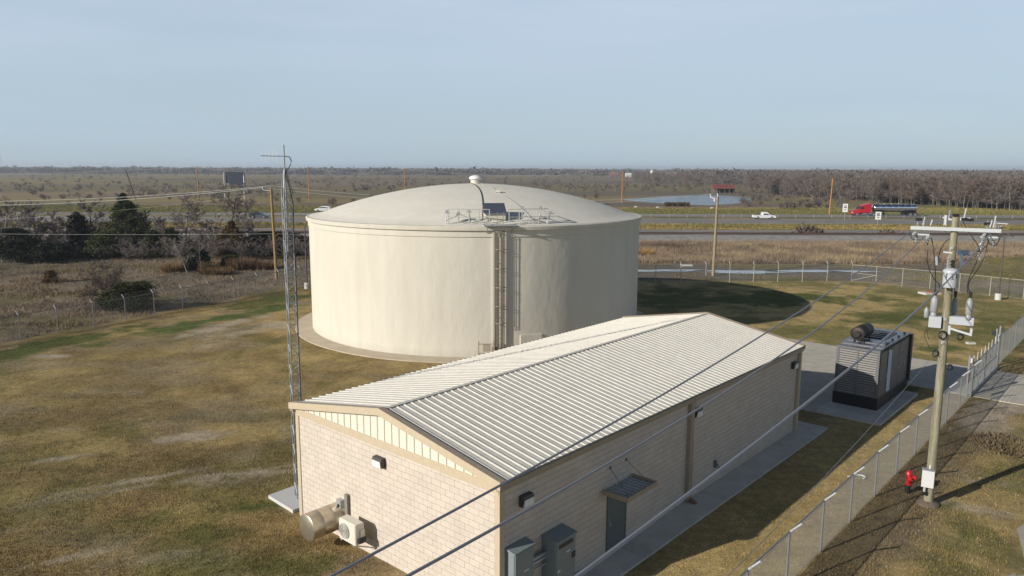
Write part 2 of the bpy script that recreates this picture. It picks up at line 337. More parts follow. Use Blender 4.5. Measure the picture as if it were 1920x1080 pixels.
def keep_yard(x, y):
    a, bb = tosite(x, y); lx, ly = -36.92, 54.82; ex, ey = math.cos(LF), math.sin(LF); dl = -(x-lx)*ey+(y-ly)*ex
    k = (dl < .2) | (x > -14)
    k &= ~((a > -.1) & (a < 22.1) & (bb > -1.25) & (bb < 10.35)); k &= ~((a > 21) & (a < 23.3) & (bb > -1.25) & (bb < .5))
    k &= np.hypot(x-TX, y-TY) > 15.3
    k &= ~((a > 25.4) & (a < 42.05) & (bb > .3) & (bb < 16)); k &= ~((a > 34.55) & (a < 42.05) & (bb <= .3)); k &= ~((a > 25.4) & (a < 32.9) & (bb > -3.05) & (bb <= .3))
    k &= bb > -10.2+(fbm(x, y, 1.5, 40)-.5)*.9
    k &= ~((a > -.3) & (a < 1.6) & (bb > 10.5) & (bb < 12.6))
    return k
# sampled with density falling off with distance
def scatter(n, x0, x1, y0, y1, pw=1.6):
    v = RNG.random(n); y = (y0**(1-pw)+v*(y1**(1-pw)-y0**(1-pw)))**(1/(1-pw)); x = RNG.uniform(x0, x1, n)
    k = (abs(x) < y*.80+4); return np.stack([x[k], y[k]], 1)
P = scatter(1500000, -62, 62, 13, 88, 2.0); P = P[keep_yard(P[:, 0], P[:, 1])]
gr = fbm(P[:, 0], P[:, 1], 1.1, 44); bare = tint(P[:, 0], P[:, 1])[:, 0]
P = P[(RNG.random(len(P)) < .35+1.3*sst(.35, .6, gr)) & (RNG.random(len(P)) > sst(.24, .34, bare)*.85)]
blades('yard_grass', 'short dry mown grass of the fenced yard and verge', 'grass', P, .035, .10, .026, MGR, tint)

# ================================================================ PAVING, ROADS, WATER
def stain(name, c1, c2, rough=.85, sc=1.2, joints=None, bump=.25):
    m, t, b = newmat(name); L = t.links; b.inputs['Roughness'].default_value = rough; b.inputs['Specular IOR Level'].default_value = .25
    c = node(t, 'ShaderNodeTexCoord')
    n = node(t, 'ShaderNodeTexNoise'); n.inputs['Scale'].default_value = sc; n.inputs['Detail'].default_value = 8; n.inputs['Roughness'].default_value = .62; L.new(c.outputs['Object'], n.inputs[0])
    mr = node(t, 'ShaderNodeMapRange'); mr.inputs[1].default_value = .35; mr.inputs[2].default_value = .68; L.new(n.outputs[0], mr.inputs[0])
    mx = node(t, 'ShaderNodeMix', data_type='RGBA'); mx.inputs[6].default_value = c1; mx.inputs[7].default_value = c2; L.new(mr.outputs[0], mx.inputs[0]); out = mx.outputs[2]
    n2 = node(t, 'ShaderNodeTexNoise'); n2.inputs['Scale'].default_value = sc*22; n2.inputs['Detail'].default_value = 3; L.new(c.outputs['Object'], n2.inputs[0])
    mr2 = node(t, 'ShaderNodeMapRange'); mr2.inputs[1].default_value = .3; mr2.inputs[2].default_value = .7; mr2.inputs[3].default_value = .88; mr2.inputs[4].default_value = 1.12; L.new(n2.outputs[0], mr2.inputs[0])
    mm = node(t, 'ShaderNodeMix', data_type='RGBA', blend_type='MULTIPLY'); mm.inputs[0].default_value = 1; L.new(out, mm.inputs[6]); L.new(mr2.outputs[0], mm.inputs[7]); out = mm.outputs[2]
    if joints:
        br = node(t, 'ShaderNodeTexBrick'); br.offset = 0; br.inputs['Scale'].default_value = 1; br.inputs['Brick Width'].default_value = joints[0]; br.inputs['Row Height'].default_value = joints[1]; br.inputs['Mortar Size'].default_value = .012
        br.inputs['Color1'].default_value = (1,1,1,1); br.inputs['Color2'].default_value = (.93,.93,.92,1); br.inputs['Mortar'].default_value = (.66,.64,.62,1); L.new(c.outputs['Object'], br.inputs[0])
        m3 = node(t, 'ShaderNodeMix', data_type='RGBA', blend_type='MULTIPLY'); m3.inputs[0].default_value = 1; L.new(out, m3.inputs[6]); L.new(br.outputs[0], m3.inputs[7]); out = m3.outputs[2]
    L.new(out, b.inputs['Base Color'])
    bp = node(t, 'ShaderNodeBump'); bp.inputs['Strength'].default_value = bump; bp.inputs['Distance'].default_value = .01; L.new(n2.outputs[0], bp.inputs['Height']); L.new(bp.outputs[0], b.inputs['Normal'])
    return m
CONC = stain('concrete_slab', (.40,.365,.31,1), (.50,.46,.39,1), joints=(3.6, 3.7))
CONC_T = stain('tan_concrete', (.40,.34,.25,1), (.50,.43,.33,1), joints=None)
CONC_W = stain('walk_concrete', (.48,.455,.41,1), (.60,.57,.52,1), joints=(3.0, 6))
ASPH = stain('asphalt', (.185,.168,.15,1), (.24,.218,.195,1), sc=.08, bump=.1)
def placed(o, a=0, b=0, z=0, rz=YAW):
    x, y = site(a, b); o.location = (x, y, z); o.rotation_euler = (0, 0, rz); return o
dr = MB().slab([(25.4,.3),(34.6,.3),(34.6,-10.4),(42,-10.4),(42,16),(25.4,16)], -.1, .045).build('driveway', CONC); placed(dr); struct(dr)
wk = MB().slab([(-.6,-1.17),(23.3,-1.17),(23.3,.42),(22.0,.42),(22.0,.0),(-.6,.0)], -.1, .07).build('sidewalk', CONC_W); placed(wk); struct(wk)
ap = MB(); N = 160
ap.add([(TX+r*math.cos(2*PI*i/N), TY+r*math.sin(2*PI*i/N), z) for r, z in ((TR-.3,.09),(15.25,.07),(15.25,-.05)) for i in range(N)], [(k*N+i, (k+1)*N+i, (k+1)*N+(i+1)%N, k*N+(i+1)%N) for k in range(2) for i in range(N)])
struct(ap.build('tank_apron_pavement', CONC_T))
gv = stain('gravel', (.30,.27,.23,1), (.40,.36,.31,1), sc=.7, bump=.8)
e = [(-40+i*1.5, -10.25+.35*math.sin(i*1.7)+.25*math.sin(i*.61+1)) for i in range(90)]
gvo = MB(); k = len(e); gvo.add([(x,y,.012) for x,y in e]+[(x,-18,.012) for x,y in e], [(i,k+i,k+i+1,i+1) for i in range(k-1)]); gvo = gvo.build('gravel_road', gv); placed(gvo); struct(gvo)
def strip(name, y0, y1, z, m, x0=-1400, x1=1400, tilt=0.0):
    return struct(MB().add([(x0,y0+tilt*x0/1000,z),(x1,y0+tilt*x1/1000,z),(x1,y1+tilt*x1/1000,z),(x0,y1+tilt*x0/1000,z)], [(0,1,2,3)]).build(name, m))
SHOUL = stain('dry_shoulder', (.15,.115,.075,1), (.22,.17,.11,1), sc=.3)
WL = mat('road_paint', (.55,.55,.52,1), .7, .2, .5)
strip('near_road', 150.7, 162, .05, ASPH); strip('highway', 181, 199.5, .05, ASPH); strip('service_road', 206.5, 218, .05, ASPH)
strip('road_edge_line', 151.6, 151.95, .062, WL); strip('road_edge_line', 160.4, 160.65, .062, WL); strip('highway_edge_line', 181.2, 181.5, .062, WL); strip('highway_edge_line', 195.6, 195.9, .062, WL)
ml = MB()
for i in range(90): x = -420+i*12; ml.add([(x,155.9,.062),(x+4,155.9,.062),(x+4,156.2,.062),(x,156.2,.062)], [(0,1,2,3)]); ml.add([(x+3,188.2,.062),(x+7,188.2,.062),(x+7,188.5,.062),(x+3,188.5,.062)], [(0,1,2,3)])
struct(ml.build('road_lane_dashes', WL))
# railway
bal = stain('ballast', (.20,.185,.17,1), (.30,.28,.26,1), sc=.9, bump=.9)
rb = MB().add([(x,y,z) for x in (-900,900) for y,z in ((136.5,-.02),(139.5,.75),(146.5,.75),(149.3,-.02))], [(0,4,5,1),(1,5,6,2),(2,6,7,3)]); struct(rb.build('railway_embankment', bal))
tr = empty('railway_track', (0,143,.75), 0, 'long straight rusty railway track on grey ballast before the highway', 'railway track')
RUST = mat('rust_rail', (.075,.042,.028,1), .7, .3, 2); TIE = mat('tie_wood', (.07,.055,.045,1), .9, .3, 2)
mb = MB()
for y in (-.72,.72): mb.box(-900,900,y-.035,y+.035,.17,.31); mb.box(-900,900,y-.07,y+.07,.15,.17)
mb.split('rail', RUST, tr)
mb = MB()
for i in range(720): x = -180+i*.6; mb.box(x,x+.24,-1.3,1.3,.0,.15)
tag(mb.build('sleeper', TIE, tr), kind='stuff')
# puddles and pond
WAT = mat('water', (.10,.13,.16,1), .06, .05, .2, bump=.25, bscale=2.5, spec=1.0)
def blob(name, cx, cy, rx, ry, z, m, seed, n=72, amp=.35, pw=1):
    vs = []
    for i in range(n):
        a = 2*PI*i/n; k = 1+amp*(math.sin(3*a+seed)+math.sin(5*a+seed*2.3)*.6+math.sin(9*a+seed*1.1)*.35+math.sin(17*a+seed*3.1)*.2)/2
        vs.append((cx+rx*k*math.cos(a), cy+ry*k*math.sin(a), z))
    return struct(MB().add(vs, [tuple(range(n))]).build(name, m))
PUD = mat('puddle_water', (.20,.20,.19,1), .12, .1, .5, spec=.9)
for u, v, rx, ry, sd in ((1400,510.5,5.2,1.5,1),(1510,509,4.4,1.1,4),(1595,509.5,3.0,.8,9),(1225,508.5,4.6,.8,2),(1275,507,3,.6,6)):
    p = at(u, v); blob('puddle', p.x, p.y, rx, ry, .055, PUD, sd)
m, t, b = newmat('pond_water'); b.inputs['Base Color'].default_value = (.045,.07,.10,1); b.inputs['Roughness'].default_value = .18
n = node(t, 'ShaderNodeTexNoise'); n.inputs['Scale'].default_value = .9; c = node(t, 'ShaderNodeTexCoord'); mpn = node(t, 'ShaderNodeMapping'); mpn.inputs['Scale'].default_value = (.4,1.6,1); t.links.new(c.outputs['Object'], mpn.inputs[0]); t.links.new(mpn.outputs[0], n.inputs[0])
bp = node(t, 'ShaderNodeBump'); bp.inputs['Strength'].default_value = .8; bp.inputs['Distance'].default_value = .3; t.links.new(n.outputs[0], bp.inputs['Height']); t.links.new(bp.outputs[0], b.inputs['Normal'])
pp = [at(u, v) for u, v in ((1165,374),(1190,378),(1235,381),(1290,384),(1330,385),(1365,383),(1395,380),(1415,376),(1400,371),(1370,367.5),(1335,366),(1290,366.5),(1245,368.5),(1200,372))]
struct(MB().add([(p.x,p.y,.05) for p in pp], [tuple(range(len(pp)))]).build('pond_water', m))
BANK = stain('bank_soil', (.16,.125,.08,1), (.30,.24,.16,1), sc=.3)
c0 = at(1300, 374)
struct(MB().add([(c0.x+(p.x-c0.x)*1.035, c0.y+(p.y-c0.y)*1.06, .03) for p in pp], [tuple(range(len(pp)))]).build('pond_bank_ground', BANK))

# ================================================================ WATER TANK
def tankmat():
    m, t, b = newmat('tank_coating'); L = t.links; b.inputs['Roughness'].default_value = .75; b.inputs['Specular IOR Level'].default_value = .3
    c = node(t, 'ShaderNodeTexCoord')
    def nz(sc, scale, d=5):
        mpn = node(t, 'ShaderNodeMapping'); mpn.inputs['Scale'].default_value = scale; L.new(c.outputs['Object'], mpn.inputs[0])
        n = node(t, 'ShaderNodeTexNoise'); n.inputs['Scale'].default_value = sc; n.inputs['Detail'].default_value = d; L.new(mpn.outputs[0], n.inputs[0]); return n
    a = nz(.9, (1,1,.28)); d = nz(.22, (1,1,.6), 3); e = nz(6, (1,1,.5), 3)
    mr = node(t, 'ShaderNodeMapRange'); mr.inputs[1].default_value = .38; mr.inputs[2].default_value = .66; L.new(a.outputs[0], mr.inputs[0])
    mx = node(t, 'ShaderNodeMix', data_type='RGBA'); mx.inputs[6].default_value = (.585,.55,.465,1); mx.inputs[7].default_value = (.545,.51,.425,1); L.new(mr.outputs[0], mx.inputs[0])
    mr = node(t, 'ShaderNodeMapRange'); mr.inputs[1].default_value = .4; mr.inputs[2].default_value = .65; mr.inputs[3].default_value = 0; mr.inputs[4].default_value = .6; L.new(d.outputs[0], mr.inputs[0])
    m2 = node(t, 'ShaderNodeMix', data_type='RGBA'); L.new(mx.outputs[2], m2.inputs[6]); m2.inputs[7].default_value = (.555,.52,.45,1); L.new(mr.outputs[0], m2.inputs[0])
    st = nz(1.7, (1,1,.05), 4); mr = node(t, 'ShaderNodeMapRange'); mr.inputs[1].default_value = .48; mr.inputs[2].default_value = .72; mr.inputs[3].default_value = 1.0; mr.inputs[4].default_value = .955; L.new(st.outputs[0], mr.inputs[0])
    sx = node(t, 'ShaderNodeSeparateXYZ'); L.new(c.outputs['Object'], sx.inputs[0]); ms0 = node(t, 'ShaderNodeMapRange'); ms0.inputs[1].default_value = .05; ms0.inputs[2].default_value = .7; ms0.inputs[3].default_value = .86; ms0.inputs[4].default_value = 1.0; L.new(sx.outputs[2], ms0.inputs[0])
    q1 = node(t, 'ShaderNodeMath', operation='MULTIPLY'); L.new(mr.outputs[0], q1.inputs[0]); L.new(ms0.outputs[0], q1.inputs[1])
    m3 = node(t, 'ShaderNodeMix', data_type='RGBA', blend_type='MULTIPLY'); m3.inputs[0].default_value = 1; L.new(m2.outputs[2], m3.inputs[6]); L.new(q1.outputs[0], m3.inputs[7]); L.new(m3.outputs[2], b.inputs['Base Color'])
    h = nz(.55, (1,1,.45), 3); h2 = nz(2.6, (1,1,.6), 4); h3 = nz(14, (1,1,1), 2)
    prev = None
    for n, dist, st in ((h, .20, .40), (h2, .03, .35), (h3, .010, .5)):
        bp = node(t, 'ShaderNodeBump'); bp.inputs['Strength'].default_value = st; bp.inputs['Distance'].default_value = dist; L.new(n.outputs[0], bp.inputs['Height'])
        if prev: L.new(prev.outputs[0], bp.inputs['Normal'])
        prev = bp
    L.new(prev.outputs[0], b.inputs['Normal']); return m
TM = tankmat()
TDOME = mat('dome_coating', (.66,.625,.545,1), .75, .04, .35, bump=.35, bscale=5, col2=(.635,.60,.52,1), spec=.3)
T = empty('water_tank', (TX, TY, 0), 0, 'huge round cream water storage tank with a low dome roof', 'water tank')
n = 192
def ring(prof, name, m, parent, smooth=True): return MB().lathe(prof, n=n).build(name, m, parent, smooth)
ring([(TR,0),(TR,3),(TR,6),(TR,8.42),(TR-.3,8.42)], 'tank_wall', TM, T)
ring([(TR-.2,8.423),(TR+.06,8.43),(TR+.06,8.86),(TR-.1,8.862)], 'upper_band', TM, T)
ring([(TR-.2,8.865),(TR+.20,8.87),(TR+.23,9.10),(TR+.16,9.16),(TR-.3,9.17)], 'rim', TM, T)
RD = (TR**2+2.62**2)/(2*2.62); dome = [(TR-.05,9.172)]
for i in range(1, 33):
    r = (TR-.55)*(1-i/32); dome.append((max(r,.01), 9.20+2.55*(1-(r/(TR-.5))**2)*(1-.02*(r/TR))))
D = ring(dome, 'dome_roof', TDOME, T)
def dz(r): return 9.20+2.55*(1-(r/(TR-.5))**2)*(1-.02*(r/TR))
WHT = mat('white_paint', (.74,.74,.72,1), .45, .06, 4); ALU = mat('galvanized_metal', (.44,.45,.46,1), .42, .14, 6, metal=.55)
CRM = mat('cream_metal', (.58,.535,.44,1), .55, .08, 5); DRK = mat('black_rubber', (.018,.018,.02,1), .6, .2, 6)
vt = MB().lathe([(.42,0),(.42,.34),(.5,.36)], 28, (0,0,11.72)).build('roof_vent', CRM, T, True)
MB().lathe([(.46,.0),(.51,.03),(.56,.10),(.54,.20),(.42,.30),(.22,.37),(.02,.40)], 28, (0,0,12.06)).build('vent_cap', WHT, vt, True)
AC_ = math.radians(-90+9.6)       # chase and ladder stand at this bearing on the shell
def tp(r, s, z, ang=AC_):         # r outwards, s metres to the right seen from outside
    return (r*math.cos(ang)-s*math.sin(ang), r*math.sin(ang)+s*math.cos(ang), z)
def tbox(mb, r0, r1, s0, s1, z0, z1, ang=AC_):
    vs = [tp(r,s,z,ang) for z in (z0,z1) for r,s in ((r0,s0),(r1,s0),(r1,s1),(r0,s1))]
    return mb.add(vs, [(0,3,2,1),(4,5,6,7),(0,1,5,4),(1,2,6,5),(2,3,7,6),(3,0,4,7)])
mb = MB(); tbox(mb, TR-.2, TR+.13, -.55, -.40, .07, 8.9); tbox(mb, TR-.2, TR+.03, -.40, .30, .07, 8.84); tbox(mb, TR-.2, TR+.19, .30, .40, .07, 8.9)
mb.build('pipe_chase', TM, T, uv=False)
LADM = mat('ladder_steel', (.28,.24,.195,1), .6, .25, 6, metal=.3)
ld = MB()
for s in (-.22,.20): ld.bar(tp(TR+.17,s,.4), tp(TR+.17,s,9.3), .05, .05); ld.bar(tp(TR+.17,s,9.3), tp(TR+.17,s,10.1), .04)
z = .5
while z < 9.3: ld.bar(tp(TR+.17,-.22,z), tp(TR+.17,.20,z), .03); z += .305
for z in np.arange(1, 9, 1.9):
    for s in (-.22,.20): ld.bar(tp(TR+.0,s,z), tp(TR+.17,s,z), .04)
LDo = ld.build('ladder', LADM, T)
cg = MB()
for i, z in enumerate((2.5, 3.7, 5.0, 6.3, 7.6, 8.8)):
    pts = [tp(TR+.18+.26*math.sin(a)+.03, -.01+.33*math.cos(a)*1.05, z) for a in np.linspace(-.15, PI+.15, 13)]
    for a, b_ in zip(pts, pts[1:]): cg.bar(a, b_, .012, .05)
for a in np.linspace(.15, PI-.15, 6):
    cg.bar(tp(TR+.20+.26*math.sin(a), -.01+.34*math.cos(a), 2.5), tp(TR+.20+.26*math.sin(a), -.01+.34*math.cos(a), 8.8), .022, .014)
cg.build('safety_cage', LADM, LDo)
pf = MB(); tbox(pf, TR-.4, TR+.55, -1.15, 1.05, 9.19, 9.25)
pf.build('grating_platform', ALU, T)
for r0, s0 in ((TR+.2,-.8),(TR+.2,.75)):
    pass
br = MB()
for s in (-.9,.8): br.bar(tp(TR+.05,s,8.7), tp(TR+.5,s,9.19), .05)
br.split('platform_bracket', ALU, T)
RGM = mat('rail_grey', (.46,.45,.42,1), .5, .1, 5, metal=.2); rl = MB(); a0, a1 = math.radians(-90-5.0), math.radians(-90+24.5); ac = AC_
pa = list(np.linspace(a0, ac-.05, 5))+list(np.linspace(ac+.05, a1, 5)); Rr = TR-.35
for i, a in enumerate(pa):
    if i == 5: rl.build('guard_rail', RGM, T); rl = MB()
    p = (Rr*math.cos(a), Rr*math.sin(a), 9.17); q = (p[0], p[1], 10.28); rl.bar(p, q, .06)
    if i not in (4,9):
        for k in range(4):
            b0 = a+(pa[i+1]-a)*k/4; b1 = a+(pa[i+1]-a)*(k+1)/4
            for z in (10.27, 9.74, 9.25): rl.bar((Rr*math.cos(b0),Rr*math.sin(b0),z), (Rr*math.cos(b1),Rr*math.sin(b1),z), .05 if z > 10 else .04)
for a in (a1,):
    for z in (10.27, 9.74): rl.bar((Rr*math.cos(a),Rr*math.sin(a),z), ((Rr-1.3)*math.cos(a),(Rr-1.3)*math.sin(a),z), .045)
    rl.bar(((Rr-1.3)*math.cos(a),(Rr-1.3)*math.sin(a),9.3), ((Rr-1.3)*math.cos(a),(Rr-1.3)*math.sin(a),10.28), .05)
rl.build('guard_rail', RGM, T)
hb = MB(); tbox(hb, 11.6, 12.75, -.85, .55, dz(12.9)-.1, 9.95); HBo = hb.build('hatch_box', CRM, T)
hc = MB(); hv = [tp(12.85,-.95,9.98), tp(12.85,.62,9.98), tp(11.7,.62,10.62), tp(11.7,-.95,10.62)]; hv2 = [(x,y,z-.08) for x,y,z in hv]
hc.add(hv2+hv, [(0,3,2,1),(4,5,6,7),(0,1,5,4),(1,2,6,5),(2,3,7,6),(3,0,4,7)]); hc.build('hatch_cover', mat('hatch_aluminium', (.30,.34,.40,1), .25, .08, 3, metal=.8), HBo)
PANT = MB(); FITS = []
for r, s, h, lean in ((12.9,-3.6,.75,.1),(12.7,-2.7,.55,0),(12.9,-1.9,.8,-.1),(12.7,1.7,.9,.05),(12.8,2.9,.95,.12),(13.0,3.4,.7,.3)):
    p = tp(r,s,dz(r)-.05); q = tp(r,s+lean,dz(r)+h); PANT.tube(p, q, .035, n=6); PANT.bar((q[0]-.18,q[1],q[2]-.1), (q[0]+.2,q[1],q[2]-.1), .06, .05); PANT.obox(Matrix.Translation(q), .2, .16, .18); PANT.build('roof_fitting', ALU, T); PANT = MB()
PANT.path([tp(12.9,-3.6,dz(12.9)+.1), tp(12.8,-2.6,dz(12.8)+.5), tp(12.9,-1.6,dz(12.9)+.15), tp(13,-1.0,9.6)], .025)
PANT.path([tp(12.8,2.9,10.1), tp(12.8,3.2,10.25), tp(12.9,3.4,9.9)], .02); PANT.path([tp(12.8,1.2,9.5), tp(12.7,2.0,9.75), tp(12.9,3.2,9.35)], .03)
PANT.split('roof_pipe', ALU, T)
def domepath(p0, p1, bend, nn=20):
    out = []
    for i in range(nn+1):
        k = i/nn; x = p0[0]+(p1[0]-p0[0])*k+bend*math.sin(PI*k); y = p0[1]+(p1[1]-p0[1])*k; r = math.hypot(x, y); out.append((x,y,dz(r)+.03))
    return out
e1 = tp(12.6,-1.05,0)
MB().path(domepath((-.35,-.4),(e1[0],e1[1]),.38), .028).build('roof_cable', DRK, T)
e2 = tp(12.6,2.6,0); e2b = tp(6.2,1.0,0)
MB().path(domepath((.4,-.3),(e2b[0],e2b[1]),.1)+domepath((e2b[0],e2b[1]),(e2[0],e2[1]),.1), .022).build('roof_cable', ALU, T)
MB().obox(Matrix.Translation((e2b[0],e2b[1],dz(6.2)+.1)), .35, .25, .18).build('cable_junction', CRM, T)
gs = MB(); ag = math.radians(-90+5.4)
for s in (-.5,.55): 
    tbox(gs, TR+.5, TR+.58, s-.04, s+.04, .05, 1.35, ag)
tbox(gs, TR+.5, TR+.56, -.5, .55, 1.1, 1.16, ag); tbox(gs, TR+.5, TR+.56, -.5, .55, .45, .51, ag); tbox(gs, TR+.4, TR+.56, -.2, .32, .6, 1.08, ag)
g = gs.build('gauge_stand', mat('tan_steel', (.36,.31,.24,1), .6, .2, 5)); g.location = (TX,TY,0); tag(g, 'small tan frame with a gauge box at the foot of the tank', 'gauge stand')
bx = MB(); ab = math.radians(-90+18.6); tbox(bx, TR-.2, TR+.10, -.75, .85, .9, 1.55, ab)
bx.build('wall_niche_box', TM, T)
pv = MB()
for s in (-.34,-.28,.26): pv.tube(tp(TR+.08,s,.2), tp(TR+.08,s,8.7), .03, n=6)
pv.split('chase_conduit', LADM, T)
o = MB().lathe([(.16,0),(.16,.3),(.1,.42),(.05,.45)], 10).build('red_marker', mat('faded_red', (.40,.08,.04,1), .6, .2, 5)); p = at(583,588); o.location = (p.x+.5,p.y,0); tag(o, 'small faded red post marker beside the left foot of the tank', 'marker')

# ================================================================ PUMP BUILDING
def blockmat(name, c1, c2, mort):
    m, t, b = newmat(name); L = t.links; b.inputs['Roughness'].default_value = .9; b.inputs['Specular IOR Level'].default_value = .2
    uvn = node(t, 'ShaderNodeUVMap'); br = node(t, 'ShaderNodeTexBrick'); br.offset = .5; br.inputs['Scale'].default_value = 1
    br.inputs['Brick Width'].default_value = .4064; br.inputs['Row Height'].default_value = .2032; br.inputs['Mortar Size'].default_value = .0048; br.inputs['Mortar Smooth'].default_value = .3; br.inputs['Bias'].default_value = -.1
    br.inputs['Color1'].default_value = c1; br.inputs['Color2'].default_value = c2; br.inputs['Mortar'].default_value = mort; L.new(uvn.outputs[0], br.inputs[0])
    n = node(t, 'ShaderNodeTexNoise'); n.inputs['Scale'].default_value = 1.4; n.inputs['Detail'].default_value = 7; L.new(uvn.outputs[0], n.inputs[0])
    mr = node(t, 'ShaderNodeMapRange'); mr.inputs[1].default_value = .3; mr.inputs[2].default_value = .7; mr.inputs[3].default_value = .94; mr.inputs[4].default_value = 1.05; L.new(n.outputs[0], mr.inputs[0])
    mm = node(t, 'ShaderNodeMix', data_type='RGBA', blend_type='MULTIPLY'); mm.inputs[0].default_value = 1; L.new(br.outputs[0], mm.inputs[6]); L.new(mr.outputs[0], mm.inputs[7]); L.new(mm.outputs[2], b.inputs['Base Color'])
    n2 = node(t, 'ShaderNodeTexNoise'); n2.inputs['Scale'].default_value = 26; n2.inputs['Detail'].default_value = 5; L.new(uvn.outputs[0], n2.inputs[0])
    b1 = node(t, 'ShaderNodeBump', invert=True); b1.inputs['Strength'].default_value = 1; b1.inputs['Distance'].default_value = .008; L.new(br.outputs['Fac'], b1.inputs['Height'])
    b2 = node(t, 'ShaderNodeBump'); b2.inputs['Strength'].default_value = .8; b2.inputs['Distance'].default_value = .014; L.new(n2.outputs[0], b2.inputs['Height']); L.new(b1.outputs[0], b2.inputs['Normal']); L.new(b2.outputs[0], b.inputs['Normal'])
    return m
BLK = blockmat('split_face_block', (.555,.487,.413,1), (.515,.449,.381,1), (.36,.31,.255,1))
BL, BW, BH, BR = 21.88, 10.26, 4.30, 5.32
B = empty('pump_building', (OX, OY, 0), YAW, 'long tan block building with a white ribbed metal roof', 'building')
MB().box(0, BL, 0, BW, -.1, 4.28).build('wall', BLK, B, uv=True)
TRIM = mat('tan_trim', (.48,.40,.285,1), .5, .05, 2); TRIMD = mat('brown_trim', (.33,.265,.19,1), .5, .08, 2)
RM = mat('white_roof_metal', (.70,.66,.575,1), .45, .07, .8, spec=.4, col2=(.665,.625,.54,1), thr=(.5,.7), coord='Object')
_t = RM.node_tree; _b = _t.nodes['Principled BSDF']; _src = _b.inputs['Base Color'].links[0].from_socket      # rows of darker dashes mixed into the roof colour at purlin spacing
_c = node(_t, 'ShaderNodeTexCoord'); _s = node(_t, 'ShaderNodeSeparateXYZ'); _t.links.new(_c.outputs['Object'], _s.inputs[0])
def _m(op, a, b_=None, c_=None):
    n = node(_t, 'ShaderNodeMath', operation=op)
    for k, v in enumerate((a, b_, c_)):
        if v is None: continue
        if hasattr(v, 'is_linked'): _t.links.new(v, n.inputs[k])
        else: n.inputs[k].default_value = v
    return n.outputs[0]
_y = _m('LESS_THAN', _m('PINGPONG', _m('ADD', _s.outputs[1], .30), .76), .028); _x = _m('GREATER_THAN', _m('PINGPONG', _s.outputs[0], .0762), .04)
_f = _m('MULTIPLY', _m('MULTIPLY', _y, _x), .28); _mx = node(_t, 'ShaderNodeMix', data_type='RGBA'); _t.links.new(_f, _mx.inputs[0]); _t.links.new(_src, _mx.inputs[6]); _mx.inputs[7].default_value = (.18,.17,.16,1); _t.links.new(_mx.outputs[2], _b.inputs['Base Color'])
# roof: two slopes with raised ribs; profile runs along x
def roofslope(y0, z0, y1, z1):
    xs = []; x = -.16
    while x < BL+.14:
        for dx, h in ((0,0),(.04,.026),(.08,.026),(.12,0)): xs.append((x+dx, h))
        for dx, h in ((.185,.004),(.215,.004)): xs.append((x+dx,h))
        x += .3048
    xs = [q for q in xs if q[0] <= BL+.16]
    vs = []; 
    for x, h in xs: vs += [(x,y0,z0+h),(x,y1,z1+h)]
    k = len(xs); fs = [(2*i,2*i+2,2*i+3,2*i+1) for i in range(k-1)]
    o_ = len(vs); vs += [(xs[0][0],y0,z0-.05),(xs[-1][0],y0,z0-.05),(xs[-1][0],y1,z1-.05),(xs[0][0],y1,z1-.05)]
    return vs, fs+[(o_,o_+3,o_+2,o_+1)]
for nm, (y0,z0,y1,z1) in (('roof', (-.17,4.37,BW/2,BR)), ('roof', (BW+.17,4.37,BW/2,BR))):
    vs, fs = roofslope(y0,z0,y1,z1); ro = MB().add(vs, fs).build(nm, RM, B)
    lap = MB()
    for fr in (.62,):
        ya, za = y0+(y1-y0)*fr, z0+(z1-z0)*fr; yb, zb = y0+(y1-y0)*(fr-.004), z0+(z1-z0)*(fr-.004)
    foam = MB().box(-.15, BL+.15, y0+(.005 if y0 < 0 else -.03), y0+(.03 if y0 < 0 else -.005), z0-.04, z0+.02)
    foam.build('rib_closure', mat('closure_grey', (.22,.22,.19,1), .8, .1, 4), ro)
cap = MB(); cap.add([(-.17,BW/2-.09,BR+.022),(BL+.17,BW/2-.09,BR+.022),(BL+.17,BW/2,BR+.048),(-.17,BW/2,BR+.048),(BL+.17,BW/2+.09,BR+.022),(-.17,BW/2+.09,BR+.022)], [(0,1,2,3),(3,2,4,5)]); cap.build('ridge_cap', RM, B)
g = MB()
for (x0,x1) in ((-.20,-.17),(BL+.17,BL+.20)):      # rake trim following the gable slope
    for (ya,za,yb,zb) in ((-.2,4.37,BW/2,BR),(BW+.2,4.37,BW/2,BR)):
        vs = [(x,y,z+dz_) for x in (x0,x1) for y,z in ((ya,za),(yb,zb)) for dz_ in (-.17,.075)]
        g.add(vs, [(0,1,3,2),(4,6,7,5),(0,4,5,1),(2,3,7,6),(1,5,7,3),(0,2,6,4)])
g.split('rake_trim', TRIM, B)
g = MB()
for (x0,x1) in ((-.17,.03),(BL-.03,BL+.17)):
    for (ya,za,yb,zb) in ((-.2,4.37,BW/2,BR),(BW+.2,4.37,BW/2,BR)):
        vs = [(x,y,z+dz_) for x in (x0,x1) for y,z in ((ya,za),(yb,zb)) for dz_ in (.045,.072)]
        g.add(vs, [(0,1,3,2),(4,6,7,5),(0,4,5,1),(2,3,7,6),(1,5,7,3),(0,2,6,4)])
g.split('rake_cap', TRIMD, B)
g = MB(); g.box(-.16, BL+.16, -.15, -.003, 4.12, 4.32); g.box(-.16, BL+.16, BW+.003, BW+.15, 4.12, 4.32); g.box(-.17, BL+.17, -.19, -.152, 4.22, 4.33); g.box(-.17, BL+.17, BW+.152, BW+.19, 4.22, 4.33)
g.split('eave_trim', TRIMD, B)
g = MB(); g.box(-.05, -.003, -.003, BW+.003, 3.98, 4.25); g.box(BL+.003, BL+.05, 0, BW, 3.98, 4.25); g.split('gable_band', TRIM, B)
g = MB(); yy = .35; G0 = 4.25
